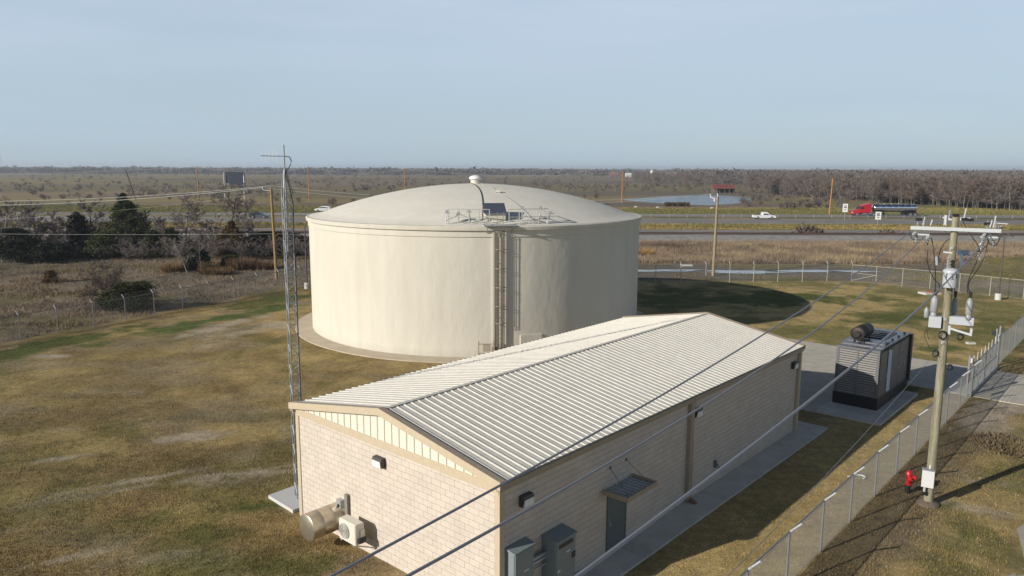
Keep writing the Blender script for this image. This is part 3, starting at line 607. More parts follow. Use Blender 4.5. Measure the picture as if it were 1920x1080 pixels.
while yy < BW-.3:      # vertical ribbed siding closing the gable
    zt = lambda y: 4.37+(BR-4.37)*(1-abs(y-BW/2)/(BW/2+.17))-.12
    for xs_, xe in ((-.03,-.0),):
        if zt(yy+.2) > G0+.02:
            ya, yb = yy, yy+.29
            g.add([(-.022,ya,G0),(-.022,yb,G0),(-.022,yb,max(G0,zt(yb))),(-.022,ya,max(G0,zt(ya)))], [(0,3,2,1)])
            rv = [(-.022,yb),(-.055,yb+.02),(-.055,yb+.055),(-.022,yb+.075)]
            for (xa,a1_),(xb,b1_) in zip(rv, rv[1:]): g.add([(xa,a1_,G0),(xb,b1_,G0),(xb,b1_,max(G0,zt(b1_))),(xa,a1_,max(G0,zt(a1_)))], [(0,3,2,1)])
    yy += .365
g.build('gable_siding', mat('cream_siding', (.66,.61,.51,1), .45, .04, 1.5), B)
bw = MB(); bw.extr([(0,0)]*3, 0, 0) if False else None
bw.add([(-.002,0,4.28),(-.002,BW,4.28),(-.002,BW/2,BR-.06),(BL,0,4.28),(BL,BW,4.28),(BL,BW/2,BR-.06)], [(0,2,1),(3,4,5)]); bw.split('gable_backing', TRIM, B)
g = MB()
for x0, x1, y0, y1 in ((-.035,.16,-.035,-.003),(-.035,-.003,-.003,.16),(-.035,-.003,BW-.16,BW+.035),(-.003,.16,BW+.003,BW+.035),(BL-.16,BL+.035,-.035,-.003),(BL-.20,BL-.02,-.15,-.04)): g.box(x0, x1, y0, y1, .0, 3.98 if x0 < 0 and y0 > -.01 and y1 < 1 or y1 > 9 and x0 < 0 else 4.119)
g.split('corner_trim', TRIM, B)
g = MB().box(10.70, 10.98, -.16, -.003, .12, 4.118); g.build('downspout', TRIMD, B)
MB().add([(10.74,-.16,.22),(10.94,-.16,.22),(10.94,-.45,.09),(10.74,-.45,.09),(10.74,-.16,.12),(10.94,-.16,.12),(10.94,-.45,.075),(10.74,-.45,.075)], [(0,1,2,3),(4,7,6,5),(0,4,5,1),(1,5,6,2),(2,6,7,3),(3,7,4,0)]).build('splash_outlet', mat('rusty_outlet', (.18,.10,.06,1), .8, .2, 6), B)
# wall lights
LH = mat('bronze_housing', (.045,.038,.034,1), .45, .1, 6); LG = mat('frosted_lens', (.70,.73,.71,1), .25, .06, 5)
def wall_light(loc, rz):
    h = MB(); h.add([(-.23,0,.16),(.23,0,.16),(.23,-.16,.15),(-.23,-.16,.15),(-.23,0,-.17),(.23,0,-.17),(.23,-.14,-.17),(-.23,-.14,-.17),(-.23,-.20,.05),(.23,-.20,.05)],
        [(0,3,2,1),(3,8,9,2),(8,7,6,9),(4,5,6,7),(0,4,7,8,3),(1,2,9,6,5),(0,1,5,4)])
    ho = h.build('wall_light', LH, B); ho.location = loc; ho.rotation_euler = (0,0,rz)
    l = MB(); l.add([(-.20,-.19,.06),(.20,-.19,.06),(.20,-.135,-.15),(-.20,-.135,-.15),(-.20,-.212,.06),(.20,-.212,.06),(.20,-.20,-.155),(-.20,-.20,-.155)], [(4,7,6,5),(0,1,2,3),(0,4,5,1),(1,5,6,2),(2,6,7,3),(3,7,4,0)]); l.build('lens', LG, ho)
wall_light((1.05,-.004,3.5), 0); wall_light((11.33,-.004,3.6), 0); wall_light((21.12,-.004,3.58), 0); wall_light((-.004,5.3,3.52), -PI/2)
# door with threshold, handle, canopy
DG = mat('door_grey', (.115,.135,.135,1), .5, .07, 3)
fr = MB()
for x0, x1, z0, z1 in ((5.32,5.38,.07,2.27),(6.42,6.48,.07,2.27),(5.38,6.42,2.21,2.27)): fr.box(x0, x1, -.05, -.003, z0, z1)
dfr = fr.build('door_frame', DG, B)
do = MB().box(5.38, 6.42, -.035, -.003, .1, 2.21).build('door', DG, B)
hd = MB(); hd.box(5.44,5.50,-.06,-.036,1.0,1.2); hd.bar((5.47,-.09,1.08),(5.60,-.09,1.08),.03); hd.bar((5.47,-.03,1.08),(5.47,-.09,1.08),.03); hd.build('handle', ALU, do)
MB().box(5.34,6.46,-.12,-.05,.072,.105).build('threshold', mat('bright_aluminium', (.62,.63,.64,1), .4, .1, 5, metal=.5), do)
cn = MB()
for x0,x1,y0,y1 in ((5.0,6.85,-1.02,-.96),(5.0,5.06,-.96,-.02),(6.79,6.85,-.96,-.02)): cn.box(x0,x1,y0,y1,2.30,2.46)
CAN = cn.build('canopy', TRIMD, B)
cp = MB(); cp.box(5.06,6.79,-.96,-.02,2.33,2.36)
for x in np.arange(5.12,6.75,.21): cp.box(x,x+.05,-.955,-.03,2.361,2.41)
cp.build('canopy_deck', mat('deck_metal', (.50,.54,.57,1), .4, .15, 6, metal=.5), CAN)
rd = MB()
for xa, xb in ((5.25,5.45),(6.6,6.42)): rd.tube((xa,-.9,2.42),(xb,-.004,3.1),.009,n=6); rd.obox(Matrix.Translation((xb,-.02,3.1)), .06,.03,.08)
rd.build('canopy_rod', mat('rod_steel', (.13,.13,.13,1), .5, .1, 5, metal=.6), CAN)
hb = MB(); hb.box(13.1,13.2,-.10,-.003,.75,1.05); hb.tube((13.2,-.12,.9),(13.4,-.14,.62),.025,n=6); hb.build('hose_tap', DG, B)
# gable equipment
DUCTM = mat('duct_metal', (.60,.54,.43,1), .34, .10, 1.5, metal=.85, col2=(.50,.45,.37,1))
MB().lathe([(.47,-.004),(.47,-.45),(.475,-.46),(.47,-.47),(.47,-.9),(.475,-.91),(.47,-.92),(.47,-1.36),(.44,-1.38)], 40, (0,7.72,.86), 'X').build('exhaust_duct', DUCTM, B, True)
dc = MB().box(-.17,-.003,7.42,7.66,1.02,1.52).build('disconnect_box', ALU, B)
MB().box(-.21,-.172,7.50,7.58,1.18,1.36).build('switch_lever', DRK, dc)
MB().tube((-.09,7.54,1.02),(-.09,7.50,.42),.028,n=8).build('conduit', DRK, dc)
MB().box(-.12,-.003,7.10,7.26,.62,1.80).build('cable_cover', mat('grey_channel', (.20,.185,.16,1), .6, .1, 5), B)
ACo = empty('condenser_unit', (*site(-.55,6.28), 0), YAW, 'cream air conditioning condenser by the duct on the sunlit gable wall', 'air conditioner')
ac = MB().bbox(-.19,.19,-.46,.46,.62,1.34,.03).build('casing', mat('ac_cream', (.62,.585,.50,1), .45, .04, 4), ACo)
fg = MB().lathe([(.265,0),(.265,-.015),(.24,-.02)], 28, (-.191,.13,.97), 'X'); fg.build('fan_grille', mat('grille_dark', (.22,.21,.19,1), .6, .1, 5), ac)
gr_ = MB()
for r in (.06,.10,.14,.18,.22,.26):
    pts = [(-.22, .13+r*math.cos(a), .97+r*math.sin(a)) for a in np.linspace(0,2*PI,25)]
    for a, b_ in zip(pts, pts[1:]): gr_.bar(a, b_, .012)
gr_.build('grille_ring', ac.data.materials[0], ac)
MB().box(.0,.17,-.50,-.461,.72,1.12).build('service_cover', ac.data.materials[0], ac)
MB().box(-.1,.18,-.56,-.501,.68,.86).build('valve_cover', DRK, ac)
ft = MB()
for y in (-.34,.34): ft.box(-.2,.55,y-.03,y+.03,.56,.62); ft.bar((-.1,y,.56),(.54,y,.25),.035)
ft.build('bracket', ALU, ACo)
# electrical cabinets at the near corner of the long wall
CG = mat('cabinet_grey', (.19,.225,.23,1), .45, .06, 3)
def cabinet(a, b0, wdt, dep, z0, z1, label, extra):
    e_ = empty('electrical_cabinet', (*site(a, b0), 0), YAW, label, 'electrical cabinet')
    bo = MB().bbox(0, wdt, -dep, -.004, z0, z1, .015); bo = bo.build('cabinet_body', CG, e_)
    dd = MB().bbox(.02, wdt-.02, -dep-.035, -dep-.002, z0+.03, z1-.06, .01).build('cabinet_door', CG, e_)
    tp_ = MB().add([(-.03,-dep-.06,z1+.004),(wdt+.03,-dep-.06,z1+.004),(wdt+.03,-.004,z1+.075),(-.03,-.004,z1+.075),(-.03,-dep-.06,z1-.03),(wdt+.03,-dep-.06,z1-.03),(wdt+.03,-.004,z1+.003),(-.03,-.004,z1+.003)], [(0,1,2,3),(4,7,6,5),(0,4,5,1),(1,5,6,2),(2,6,7,3),(3,7,4,0)]).build('cabinet_top', CG, e_)
    extra(dd, wdt, dep); return e_
LBL = mat('label_plate', (.62,.64,.62,1), .5, .1, 10)
def ex1(p, w_, d_):
    MB().box(w_*.45,w_*.7,-d_-.045,-d_-.037,1.5,1.54).build('label_plate', LBL, p); MB().box(.03,.10,-d_-.08,-d_-.037,1.0,1.3).build('handle', LH, p)
def ex2(p, w_, d_):
    MB().box(w_*.12,w_*.82,-d_-.05,-d_-.037,1.74,1.86).build('name_plate', LH, p); MB().box(w_*.5,w_*.7,-d_-.045,-d_-.037,1.5,1.54).build('label_plate', LBL, p)
    MB().box(w_*.78,w_*.95,-d_-.06,-d_-.037,1.22,1.4).build('lock_panel', LH, p); MB().box(w_*.05,w_*.18,-d_-.045,-d_-.037,1.0,1.06).build('label_plate', LBL, p)
cabinet(.24, 0, .86, .34, .45, 2.22, 'shallow grey cabinet hung nearest the corner of the long wall', ex1)
cabinet(1.88, 0, .95, .55, .07, 2.0, 'deep grey standing cabinet with a black name plate', ex2)
cdm = MB()
for z in (1.55,1.42): cdm.tube(*[(*site(a,-.17),z) for a in (1.10,1.88)], .055, n=10)
cdm.tube(*[(*site(a,-.17),1.2) for a in (1.10,1.88)], .03, n=8)
tag(cdm.build('conduit_run', ALU), 'three short metal conduits joining the two grey cabinets', 'conduit')

# ================================================================ GENERATOR
GX0, GY0 = 27.70, -2.15
G = empty('standby_generator', (*site(GX0, GY0), 0), YAW, 'large grey louvred generator with a rusty exhaust silencer on top', 'generator')
pad = MB().slab([(25.5,-3.0),(32.8,-3.0),(32.8,.30),(25.5,.30)], -.1, .12).build('generator_pad', CONC_W); placed(pad); struct(pad)
GW, GLn, GHt = 2.25, 5.7, 3.42; GB = .78
GGR = mat('generator_grey', (.12,.12,.122,1), .45, .07, 2); GBK = mat('generator_black', (.012,.012,.013,1), .45, .1, 3); GSL = mat('louver_grey', (.215,.205,.19,1), .4, .08, 3); GTOP = mat('generator_top', (.07,.075,.095,1), .3, .15, 2)
MB().bbox(-.06, GLn+.1, -.05, GW+.05, .122, GB, .02).build('fuel_tank_base', GBK, G)
MB().box(.06, GLn, .0, GW, GB+.003, GHt-.12).build('enclosure', GGR, G)
f = MB()
for y0, y1 in ((.0,.14),(GW-.14,GW),(GW/2-.03,GW/2+.03)): f.box(-.06,.058,y0,y1,GB+.003,GHt)
f.box(-.06,.058,.14,GW/2-.03,GHt-.14,GHt); f.box(-.06,.058,GW/2+.03,GW-.14,GHt-.14,GHt); f.box(-.06,.058,.14,GW/2-.03,GB+.003,GB+.06); f.box(-.06,.058,GW/2+.03,GW-.14,GB+.003,GB+.06)
fo = f.build('louver_frame', GGR, G); MB().box(.052,.0595,.14,GW-.14,GB+.06,GHt-.14).build('louver_backing', GBK, fo)
for y0, y1 in ((.14,GW/2-.03),(GW/2+.03,GW-.14)):
    lv = MB(); z = GB+.08
    while z < GHt-.2:
        lv.add([(-.055,y0,z),(-.055,y1,z),(.0,y1,z+.075),(.0,y0,z+.075),(-.05,y0,z-.012),(-.05,y1,z-.012),(.01,y1,z+.063),(.01,y0,z+.063)], [(0,1,2,3),(4,7,6,5),(0,4,5,1),(2,6,7,3),(0,3,7,4),(1,5,6,2)]); z += .128
    lv.build('louver_panel', GSL, fo)
# right side: door panels, vertical louvre strip
for x0, x1 in ((.10,1.35),(2.05,3.55),(3.62,4.9)):
    for z0, z1 in ((GB+.05,2.55),(2.58,GHt-.16)):
        dpn = MB().bbox(x0,x1,-.03,-.002,z0,z1,.01).build('side_door', GGR, G)
        if z0 < 1: MB().box(x1-.16,x1-.10,-.07,-.032,1.75,1.95).build('handle', ALU, dpn); MB().box(x0+.1,x0+.15,-.07,-.032,1.75,1.9).build('hinge', ALU, dpn)
lv = MB(); z = GB+.1
while z < GHt-.25: lv.add([(1.40,-.09,z),(2.0,-.09,z),(2.0,-.003,z+.09),(1.40,-.003,z+.09),(1.40,-.003,z-.0),(2.0,-.003,z)], [(0,1,2,3),(0,4,5,1),(0,3,4),(1,5,2)]); z += .115
lv.build('side_louver', mat('louver_pale', (.42,.42,.43,1), .4, .06, 3), G)
MB().box(GLn+.003,GLn+.35,-.12,GW+.1,GB-.2,GHt-.02).build('rear_hood', GBK, G)
MB().box(1.33,1.38,-.05,-.002,GB+.05,GHt-.1).build('door_post', GBK, G)
t1 = MB(); t1.bbox(.0,.85,.04,GW-.04,GHt-.118,GHt+.0,.02).build('roof_panel', GTOP, G)
MB().bbox(.55,GLn,-.04,GW+.04,GHt+.003,GHt+.09,.02).build('roof_panel', GTOP, G); MB().bbox(1.1,2.1,.1,GW-.1,GHt+.092,GHt+.16,.02).build('roof_panel', GTOP, G)
t_ = MB()
for i in range(5): t_.box(2.6+i*.5,2.85+i*.5,.5,GW-.4,GHt+.092,GHt+.15)
for i in range(4): t_.lathe([(.07,0),(.07,.09),(.03,.11)], 8, (1.5+i*1.2,.15,GHt+.092))
t_.build('roof_vent_slots', GBK, G)
SIL = mat('rusted_silencer', (.030,.018,.015,1), .6, .35, 3, metal=.2, col2=(.014,.011,.011,1))
MC = (1.45, 1.45, GHt+.62)
sil = MB().lathe([(.30,-.75),(.37,-.70),(.37,-.02),(.385,0),(.37,.02),(.37,.95),(.33,1.08),(.12,1.12)], 28, MC, 'X').build('silencer', SIL, G, True)
fl = MB().lathe([(.17,-.86),(.17,-.74),(.2,-.73)], 18, MC, 'X'); fl.build('exhaust_outlet', GBK, sil)
rg = MB()
for a in np.linspace(0, 2*PI, 19)[:-1]: rg.bar((MC[0]-.74,MC[1]+.36*math.cos(a),MC[2]+.36*math.sin(a)), (MC[0]-.74,MC[1]+.36*math.cos(a+.35),MC[2]+.36*math.sin(a+.35)), .035)
rg.build('outlet_ring', GBK, sil)
lg = MB()
for x in (-.45,.7):
    for y in (-.25,.25): lg.bar((MC[0]+x,MC[1]+y,GHt+.09),(MC[0]+x,MC[1]+y*.9,MC[2]-.2),.06)
lg.bar((MC[0]+.1,MC[1],GHt+.1),(MC[0]+.1,MC[1],MC[2]-.3),.2); lg.build('silencer_leg', GBK, G)

# ================================================================ RADIO MAST
_m = at(561, 937); mx_, my_ = _m.x, _m.y
M_ = empty('radio_mast', (mx_, my_, 0), YAW, 'tall galvanized lattice mast with a small antenna on top behind the building corner', 'radio mast')
GALV = mat('mast_steel', (.25,.265,.275,1), .5, .15, 5, metal=.4)
ms = .215; LG3 = [(ms*math.cos(a), ms*math.sin(a)) for a in (math.radians(100), math.radians(220), math.radians(340))]
HS, HT = 12.25, 12.95
for x, y in LG3:
    l_ = MB(); l_.tube((x,y,.1),(x,y,HS),.022,n=7); l_.tube((x,y,HS),(x*.12,y*.12,HT),.022,n=7)
    for k in range(1,4): l_.tube((x,y,k*3.05-.12),(x,y,k*3.05+.12),.036,n=7)
    l_.build('leg', GALV, M_)
bb = MB(); z = .3; k = 0
while z < HS-.1:
    for i in range(3):
        a, b_ = LG3[i], LG3[(i+1)%3]; bb.tube((*a,z),(*b_,z),.010,n=4); 
        (p, q) = (a, b_) if k % 2 else (b_, a); bb.tube((*p,z),(*q,min(z+.40,HS)),.010,n=4)
    z += .40; k += 1
bb.build('bracing', GALV, M_)
MB().tube((0,0,9.9),(0,0,13.84),.028,n=8).build('top_pipe', GALV, M_)
DKM = mat('antenna_dark', (.08,.085,.09,1), .5, .1, 5); ym = empty('antenna', (0,0,0)); COL.objects.unlink(ym); bpy.data.objects.remove(ym)
dirx = (-math.cos(YAW), math.sin(YAW))   # world -x expressed in mast frame
def an(s, z, off=0): return (dirx[0]*s, dirx[1]*s, z)
ant = MB().tube(an(-.05,13.42), an(.86,13.44), .016, n=6).build('antenna_boom', DKM, M_)
el = MB()
for i in range(5): s = .28+i*.135; el.tube(an(s,13.26),an(s,13.62),.012,n=4)
el.build('antenna_element', mat('element_pale', (.7,.7,.7,1), .4, .05, 5), ant)
MB().path([an(-.03,13.42),an(-.2,13.40),an(-.26,13.25),an(-.22,13.1),an(-.08,12.9),an(-.02,12.75),an(-.15,12.3),an(-.26,11.7),an(-.27,11.4)]+[(LG3[2][0]*1.12,LG3[2][1]*1.12,z) for z in (11.2,9,7,5,3,1)], .018).build('antenna_cable', DRK, M_)
tpd = MB().slab([(-.12,10.62),(-.05,12.5),(1.35,12.55),(1.35,10.62)], -.1, .13).build('mast_pad', mat('pale_pad', (.50,.50,.49,1), .85, .06, 2)); placed(tpd); struct(tpd)

# ================================================================ FENCES
FPD = mat('fence_pipe_dull', (.17,.175,.175,1), .65, .15, 4); FP = mat('fence_pipe', (.24,.25,.26,1), .6, .12, 4, metal=.2); FW = mat('fence_wire', (.22,.235,.24,1), .6, .08, 4, metal=.1); FA = mat('fence_arm', (.50,.51,.51,1), .4, .06, 5, metal=.2); FBK = mat('weathered_post', (.36,.34,.29,1), .6, .1, 4)
def wires(mb, p0, p1, z0, z1, pitch, r):
    """chain link: two families of diagonal wires as thin three-sided rods"""
    p0 = Vector((*p0,0)); p1 = Vector((*p1,0)); L_ = (p1-p0).length; d = (p1-p0)/L_; nrm = Vector((-d.y, d.x, 0)); h = z1-z0
    k = -h
    while k < L_:
        a0 = max(k, 0); a1 = min(k+h, L_)
        if a1 > a0:
            for sgn in (1, -1):
                za, zb = (z0+(a0-k), z0+(a1-k)) if sgn == 1 else (z1-(a0-k), z1-(a1-k))
                A = p0+d*a0+Vector((0,0,za)); Bp = p0+d*a1+Vector((0,0,zb)); off = nrm*(r if sgn == 1 else -r)
                o_ = len(mb.v)
                for P_ in (A, Bp):
                    mb.v += [tuple(P_+off+nrm*r), tuple(P_+off+Vector((0,0,r*.9))-nrm*r*.5), tuple(P_+off-Vector((0,0,r*.9))-nrm*r*.5)]
                mb.f += [(o_,o_+1,o_+4,o_+3),(o_+1,o_+2,o_+5,o_+4),(o_+2,o_,o_+3,o_+5)]
        k += pitch
def fence(label, pts, h, arm, out, pitch, r, pm, pr_=.036, toprail=True, strands=True, wm=None, brace=()):
    R_ = empty('chain_link_fence', (pts[0][0], pts[0][1], 0), 0, label, 'fence')
    o0 = Vector((pts[0][0], pts[0][1], 0)); rel = [Vector((x,y,0))-o0 for x,y in pts]
    proto = None
    for i, p in enumerate(rel):
        if proto is None:
            po = MB().tube((0,0,-.1),(0,0,h+.02),pr_,pr_,n=8).build('post', pm, R_); proto = po
            if arm:
                am = MB().bar((0,0,h-.02),(out[0]*arm,out[1]*arm,h+arm*1.05),.05,.055).build('barb_arm', FA, po); KIDS['p'+R_.name] = am
        else:
            po = proto.copy(); COL.objects.link(po); po.parent = R_
            if arm: a2 = am.copy(); COL.objects.link(a2); a2.parent = po
        po.location = p
    ms_ = MB(); tr_ = MB(); bw_ = MB(); tw_ = MB()
    for a, b_ in zip(rel, rel[1:]):
        wires(ms_, a[:2], b_[:2], .04, h-.01, pitch, r)
        if toprail: tr_.tube((a.x,a.y,h),(b_.x,b_.y,h),.026,n=6)
        tw_.tube((a.x,a.y,.06),(b_.x,b_.y,.06),.007,n=4)
        if strands and arm:
            for k in (.35,.68,.98): bw_.tube((a.x+out[0]*arm*k,a.y+out[1]*arm*k,h+arm*k),(b_.x+out[0]*arm*k,b_.y+out[1]*arm*k,h+arm*k),.006,n=3)
    for a, b_, za, zb in brace: tr_.tube((*(Vector((*a,0))-o0)[:2],za),(*(Vector((*b_,0))-o0)[:2],zb),.024,n=6)
    ms_.build('chain_link_mesh', wm or FW, R_); tw_.build('tension_wire', pm, R_)
    if tr_.v: tr_.build('rail', pm, R_)
    if bw_.v: bw_.build('barbed_wire', FW, R_)
    return R_
lfp = [(-42.6,44.4),(-41.3,47.1),(-40.0,49.9),(-38.7,52.7),(-37.3,55.4),(-35.95,57.9),(-34.6,60.6),(-33.2,63.0),(-32.0,65.7),(-30.6,68.3),(-29.15,70.9),(-27.8,73.7),(-26.4,76.6),(-25.1,79.6),(-23.6,82.4),(-22.4,84.9)]
fence('weathered chain link fence running left of the tank before the brown field', lfp, 1.95, .30, (-.89,.45), .12, .0034, FPD)
bkp = [(-22.0+i*3.0, 84.65) for i in range(1,12)]
bkp = [(-22.4,84.9)]+bkp[:-1]+[(13.7,84.9),(16.55,85.2),(19.5,85.5),(22.5,85.9),(25.35,86.15),(28.2,86.35),(31.1,86.5),(34.0,86.6),(37.0,86.85),(39.95,87.02)]
fence('straight back fence with bent tops beyond the tank shadow', bkp, 2.15, .28, (-.25,.97), .14, .0036, FBK, toprail=False)
dg = [(39.95,87.02),(42.05,85.4),(44.15,83.6),(46.3,81.8),(48.3,79.7),(50.1,77.3),(52.0,74.9),(53.9,72.6),(55.8,70.3)]
fence('chain link fence with a pale top rail slanting right past the light pole', dg, 2.0, 0, (0,1), .13, .0038, FBK, brace=(((39.95,87.02),(42.05,85.4),1.1,.95),((39.95,87.02),(42.05,85.4),.15,1.0)))
nf = [site(-4.5+i*2.99, -5.38) for i in range(14)]
fence('near chain link fence with white barb arms along the building side lawn', nf, 1.9, .36, (DY*1.0, -DX*1.0), .075, .0031, FP)
ff_ = [site(42.3,-5.2),site(45.0,-5.2),site(47.7,-5.2),site(50.4,-5.2),site(53.1,-5.2),site(55.8,-5.2),site(58.5,-5.2)]
fence('chain link fence continuing beyond the driveway gate', ff_, 2.1, 0, (0,1), .10, .0032, FP)
# sliding gate with uprights
GT = empty('driveway_gate', (*site(34.45,-5.3), 0), YAW, 'galvanized sliding gate with tall spikes across the concrete driveway', 'gate')
gm = MB()
wires(gm, (.1,0), (7.75,0), .12, 1.95, .075, .0026); gm.build('chain_link_mesh', FW, GT)
gf = MB()
for z in (.12,1.0,1.97): gf.tube((.05,0,z),(7.8,0,z),.028,n=6)
for i in range(5): gf.tube((.05+i*1.93,0,.1),(.05+i*1.93,0,2.0),.03,n=6)
for i in range(4): gf.tube((.05+i*1.93,.01,.12),(1.98+i*1.93,.01,1.97),.018,n=5)
gf.build('gate_frame', FP, GT)
for i in range(22):
    pk = MB().tube((.25+i*.345,-.03,.1),(.25+i*.345,-.03,2.0),.014,n=5).build('upright', FP, GT)
for i in range(8): MB().box(.12+i*1.08,.15+i*1.08,-.03,.0,1.95,2.45).build('spike', FA, GT)
for x in (-.12,7.95,9.2): MB().tube((x,.14,-.1),(x,.14,2.75 if x > 1 else 2.45),.06,n=10).build('gate_post', FP, GT)
MB().box(-.22,.0,-.02,.08,2.05,2.32).build('gate_operator', FA, GT); MB().box(7.8,8.1,.2,.4,2.3,2.6).build('gate_roller', GBK, GT)
MB().box(-.2,-.05,.02,.1,1.0,1.2).build('latch', GBK, GT)
MB().box(.0,8.6,-.1,-.05,.05,.18).build('ground_beam', FP, GT)
# warning sign on the fence
sg = empty('fence_sign', (*site(33.0,-5.43), 1.15), YAW, 'white and red warning sign tied to the fence by the gate', 'sign')
MB().box(-.3,.3,-.012,0,0,.6).build('sign_board', mat('sign_white', (.55,.54,.52,1), .5, .05, 5), sg)
mk = MB(); mk.box(-.26,.26,-.018,-.013,.42,.56)
for i in range(4): mk.box(-.24,.20-.05*i,-.018,-.013,.32-i*.09,.36-i*.09)
mk.build('sign_marks', mat('sign_red', (.42,.07,.05,1), .5, .05, 5), sg)

# ================================================================ HYDRANT, LIDS, LIGHT POLES
RED = mat('hydrant_red', (.50,.018,.020,1), .4, .08, 8); p = at(1701,924)
H_ = empty('fire_hydrant', (p.x,p.y,0), -.3, 'red fire hydrant on a black stub beside the fence and pole', 'fire hydrant')
MB().lathe([(.10,0),(.10,.30),(.14,.31),(.14,.35),(.10,.36)], 16).build('lower_barrel', DRK, H_, True)
hb_ = MB().lathe([(.14,.361),(.14,.39),(.105,.40),(.10,.76),(.125,.77),(.125,.80),(.105,.82)], 18).build('barrel', RED, H_, True)
MB().lathe([(.12,.821),(.105,.88),(.07,.93),(.035,.945),(.03,.985),(.01,.99)], 16).build('bonnet', RED, H_, True)
MB().lathe([(.085,.08),(.085,.20),(.105,.205),(.105,.27),(.04,.28),(.03,.31),(.005,.315)], 14, (-.02,0,.66), 'X').build('pumper_nozzle', RED, hb_, True)
for sg_ in (1,): MB().lathe([(.06,.08),(.06,.17),(.075,.175),(.075,.23),(.02,.235)], 12, (0,-.0,.68), 'Y').build('hose_nozzle', RED, hb_, True)
MB().lathe([(.06,-.17),(.075,-.175),(.075,-.23),(.02,-.235)][::-1], 12, (0,-.0,.68), 'Y').build('hose_nozzle', RED, hb_, True)
LIDC = mat('lid_concrete', (.50,.49,.45,1), .85, .1, 4); LIDR = mat('lid_red', (.33,.10,.05,1), .7, .15, 4)
p = at(1743,551); V1 = empty('valve_vault', (p.x,p.y,0), .2, 'flat white concrete vault with a rusty red round lid', 'vault')
MB().slab([(-.95,-.6),(.95,-.6),(.95,.6),(-.95,.6)], -.1, .18).build('vault_slab', LIDC, V1); MB().lathe([(.5,.181),(.5,.24),(.42,.27),(.02,.28)], 24, (.08,0,0)).build('lid', LIDR, V1)
p = at(1820,645); V2 = tag(MB().slab([(-.65,-.3),(.65,-.3),(.65,.3),(-.65,.3)], -.1, .2).build('vault_box', LIDC), 'small white concrete box in the grass near the gate', 'vault'); V2.location = (p.x,p.y,0); V2.scale = (.45,.6,.7)
mb = MB(); mb.slab([(-.25,-.12),(.25,-.12),(.25,.12),(-.25,.12)], .201, .215); mb.build('lid', mat('lid_grey', (.25,.25,.22,1), .8, .1, 5), V2)
p = at(1287,498); V3 = tag(MB().slab([(-1.6,-.9),(1.5,-1),(1.7,.8),(-1.4,1)], -.1, .16).build('concrete_slab', LIDC), 'pale flat concrete slab lying beyond the back fence', 'slab'); V3.location = (p.x,p.y,0); V3.scale = (.5,.6,.8)
p = at(1610,896); cb = MB(); pts = [(.55*math.cos(a),.4*math.sin(a),.05) for a in np.linspace(-1.2,2.6,12)]; cb.path(pts, .05, 6); cb.bar((-.9,.05,.06),(.15,.4,.06),.1,.05); V4 = cb.build('pipe_offcut', WHT); V4.location = (p.x,p.y,.02); V4.scale = (.5,.5,.6); tag(V4, 'curved white pipe piece lying on the lawn inside the near fence', 'pipe')
BRZ = mat('pole_bronze', (.085,.07,.055,1), .5, .1, 4)
def light_pole(p, h, label, heads):
    e_ = empty('light_pole', (p.x,p.y,0), 0, label, 'light pole', 'bronze light poles on concrete footings')
    MB().lathe([(.30,-.1),(.30,.62),(.27,.65),(.02,.651)], 20).build('footing', LIDC, e_, True)
    MB().lathe([(.15,.652),(.15,.70),(.085,.72),(.055,h)], 12).build('pole', BRZ, e_, True)
    for dx in heads:
        hd_ = MB(); hd_.bar((0,0,h-.1),(dx*.35,0,h+.12),.04); hd_.obox(Matrix.Translation((dx*.55,-.05,h+.18))@Matrix.Rotation(.35*dx,4,'Y')@Matrix.Rotation(.3,4,'X'), .5,.34,.12)
        ho_ = hd_.build('lamp_head', BRZ, e_); MB().obox(Matrix.Translation((dx*.55,-.07,h+.11))@Matrix.Rotation(.35*dx,4,'Y')@Matrix.Rotation(.3,4,'X'), .4,.26,.02).build('lens', LG, ho_)
light_pole(at(1871,562), 6.4, 'bronze light pole standing right by the slanting fence', (1,-1)); light_pole(at(576,541), 6.9, 'bronze light pole half hidden at the left edge of the tank', (-1,))

# ================================================================ UTILITY POLE IN THE FOREGROUND
def woodmat(name, c1, c2):
    return mat(name, c1, .85, .22, 1.6, bump=.8, bscale=9, col2=c2, thr=(.4,.62), stretch=(6,6,.6), spec=.2)
WOOD = woodmat('pole_wood', (.265,.25,.175,1), (.185,.165,.11,1)); WOODY = woodmat('pole_wood_yellow', (.30,.215,.085,1), (.22,.15,.06,1)); WOODO = woodmat('pole_wood_orange', (.42,.215,.085,1), (.34,.17,.07,1)); WOODG = woodmat('pole_wood_pale', (.30,.245,.16,1), (.24,.19,.12,1))
PB = at(1740, 945); A_ = Vector((math.cos(-.516), math.sin(-.516), 0)); Cc = Vector((-.51,-.86,0)); U_ = empty('utility_pole', (PB.x,PB.y,0), 0, 'wooden utility pole with crossarm, transformer and cable loops beside the fire hydrant', 'utility pole')
def q(s, z, f=0.0): return A_*s*.84+Cc*f+Vector((0,0,z))
po = MB(); n_ = 18
po.lathe([(.175,-.1),(.17,1),(.16,4),(.145,7),(.13,9.5),(.118,11.30),(.09,11.34)], n_); po.build('pole', WOOD, U_, True)
INS = mat('insulator_grey', (.26,.27,.28,1), .4, .08, 8); PALE = mat('transformer_paint', (.40,.42,.44,1), .4, .05, 4); ARM = mat('fiberglass_arm', (.43,.455,.45,1), .5, .05, 3); CBL = mat('cable_black', (.02,.02,.022,1), .5, .1, 5); BLU = mat('cutout_blue', (.06,.09,.14,1), .4, .1, 5)
def obar(mb, a, b, w_, h_): return mb.bar(a, b, w_, h_)
ca = MB(); 
Mx = Matrix(((A_.x,-A_.y,0,0),(A_.y,A_.x,0,0),(0,0,1,0),(0,0,0,1)))
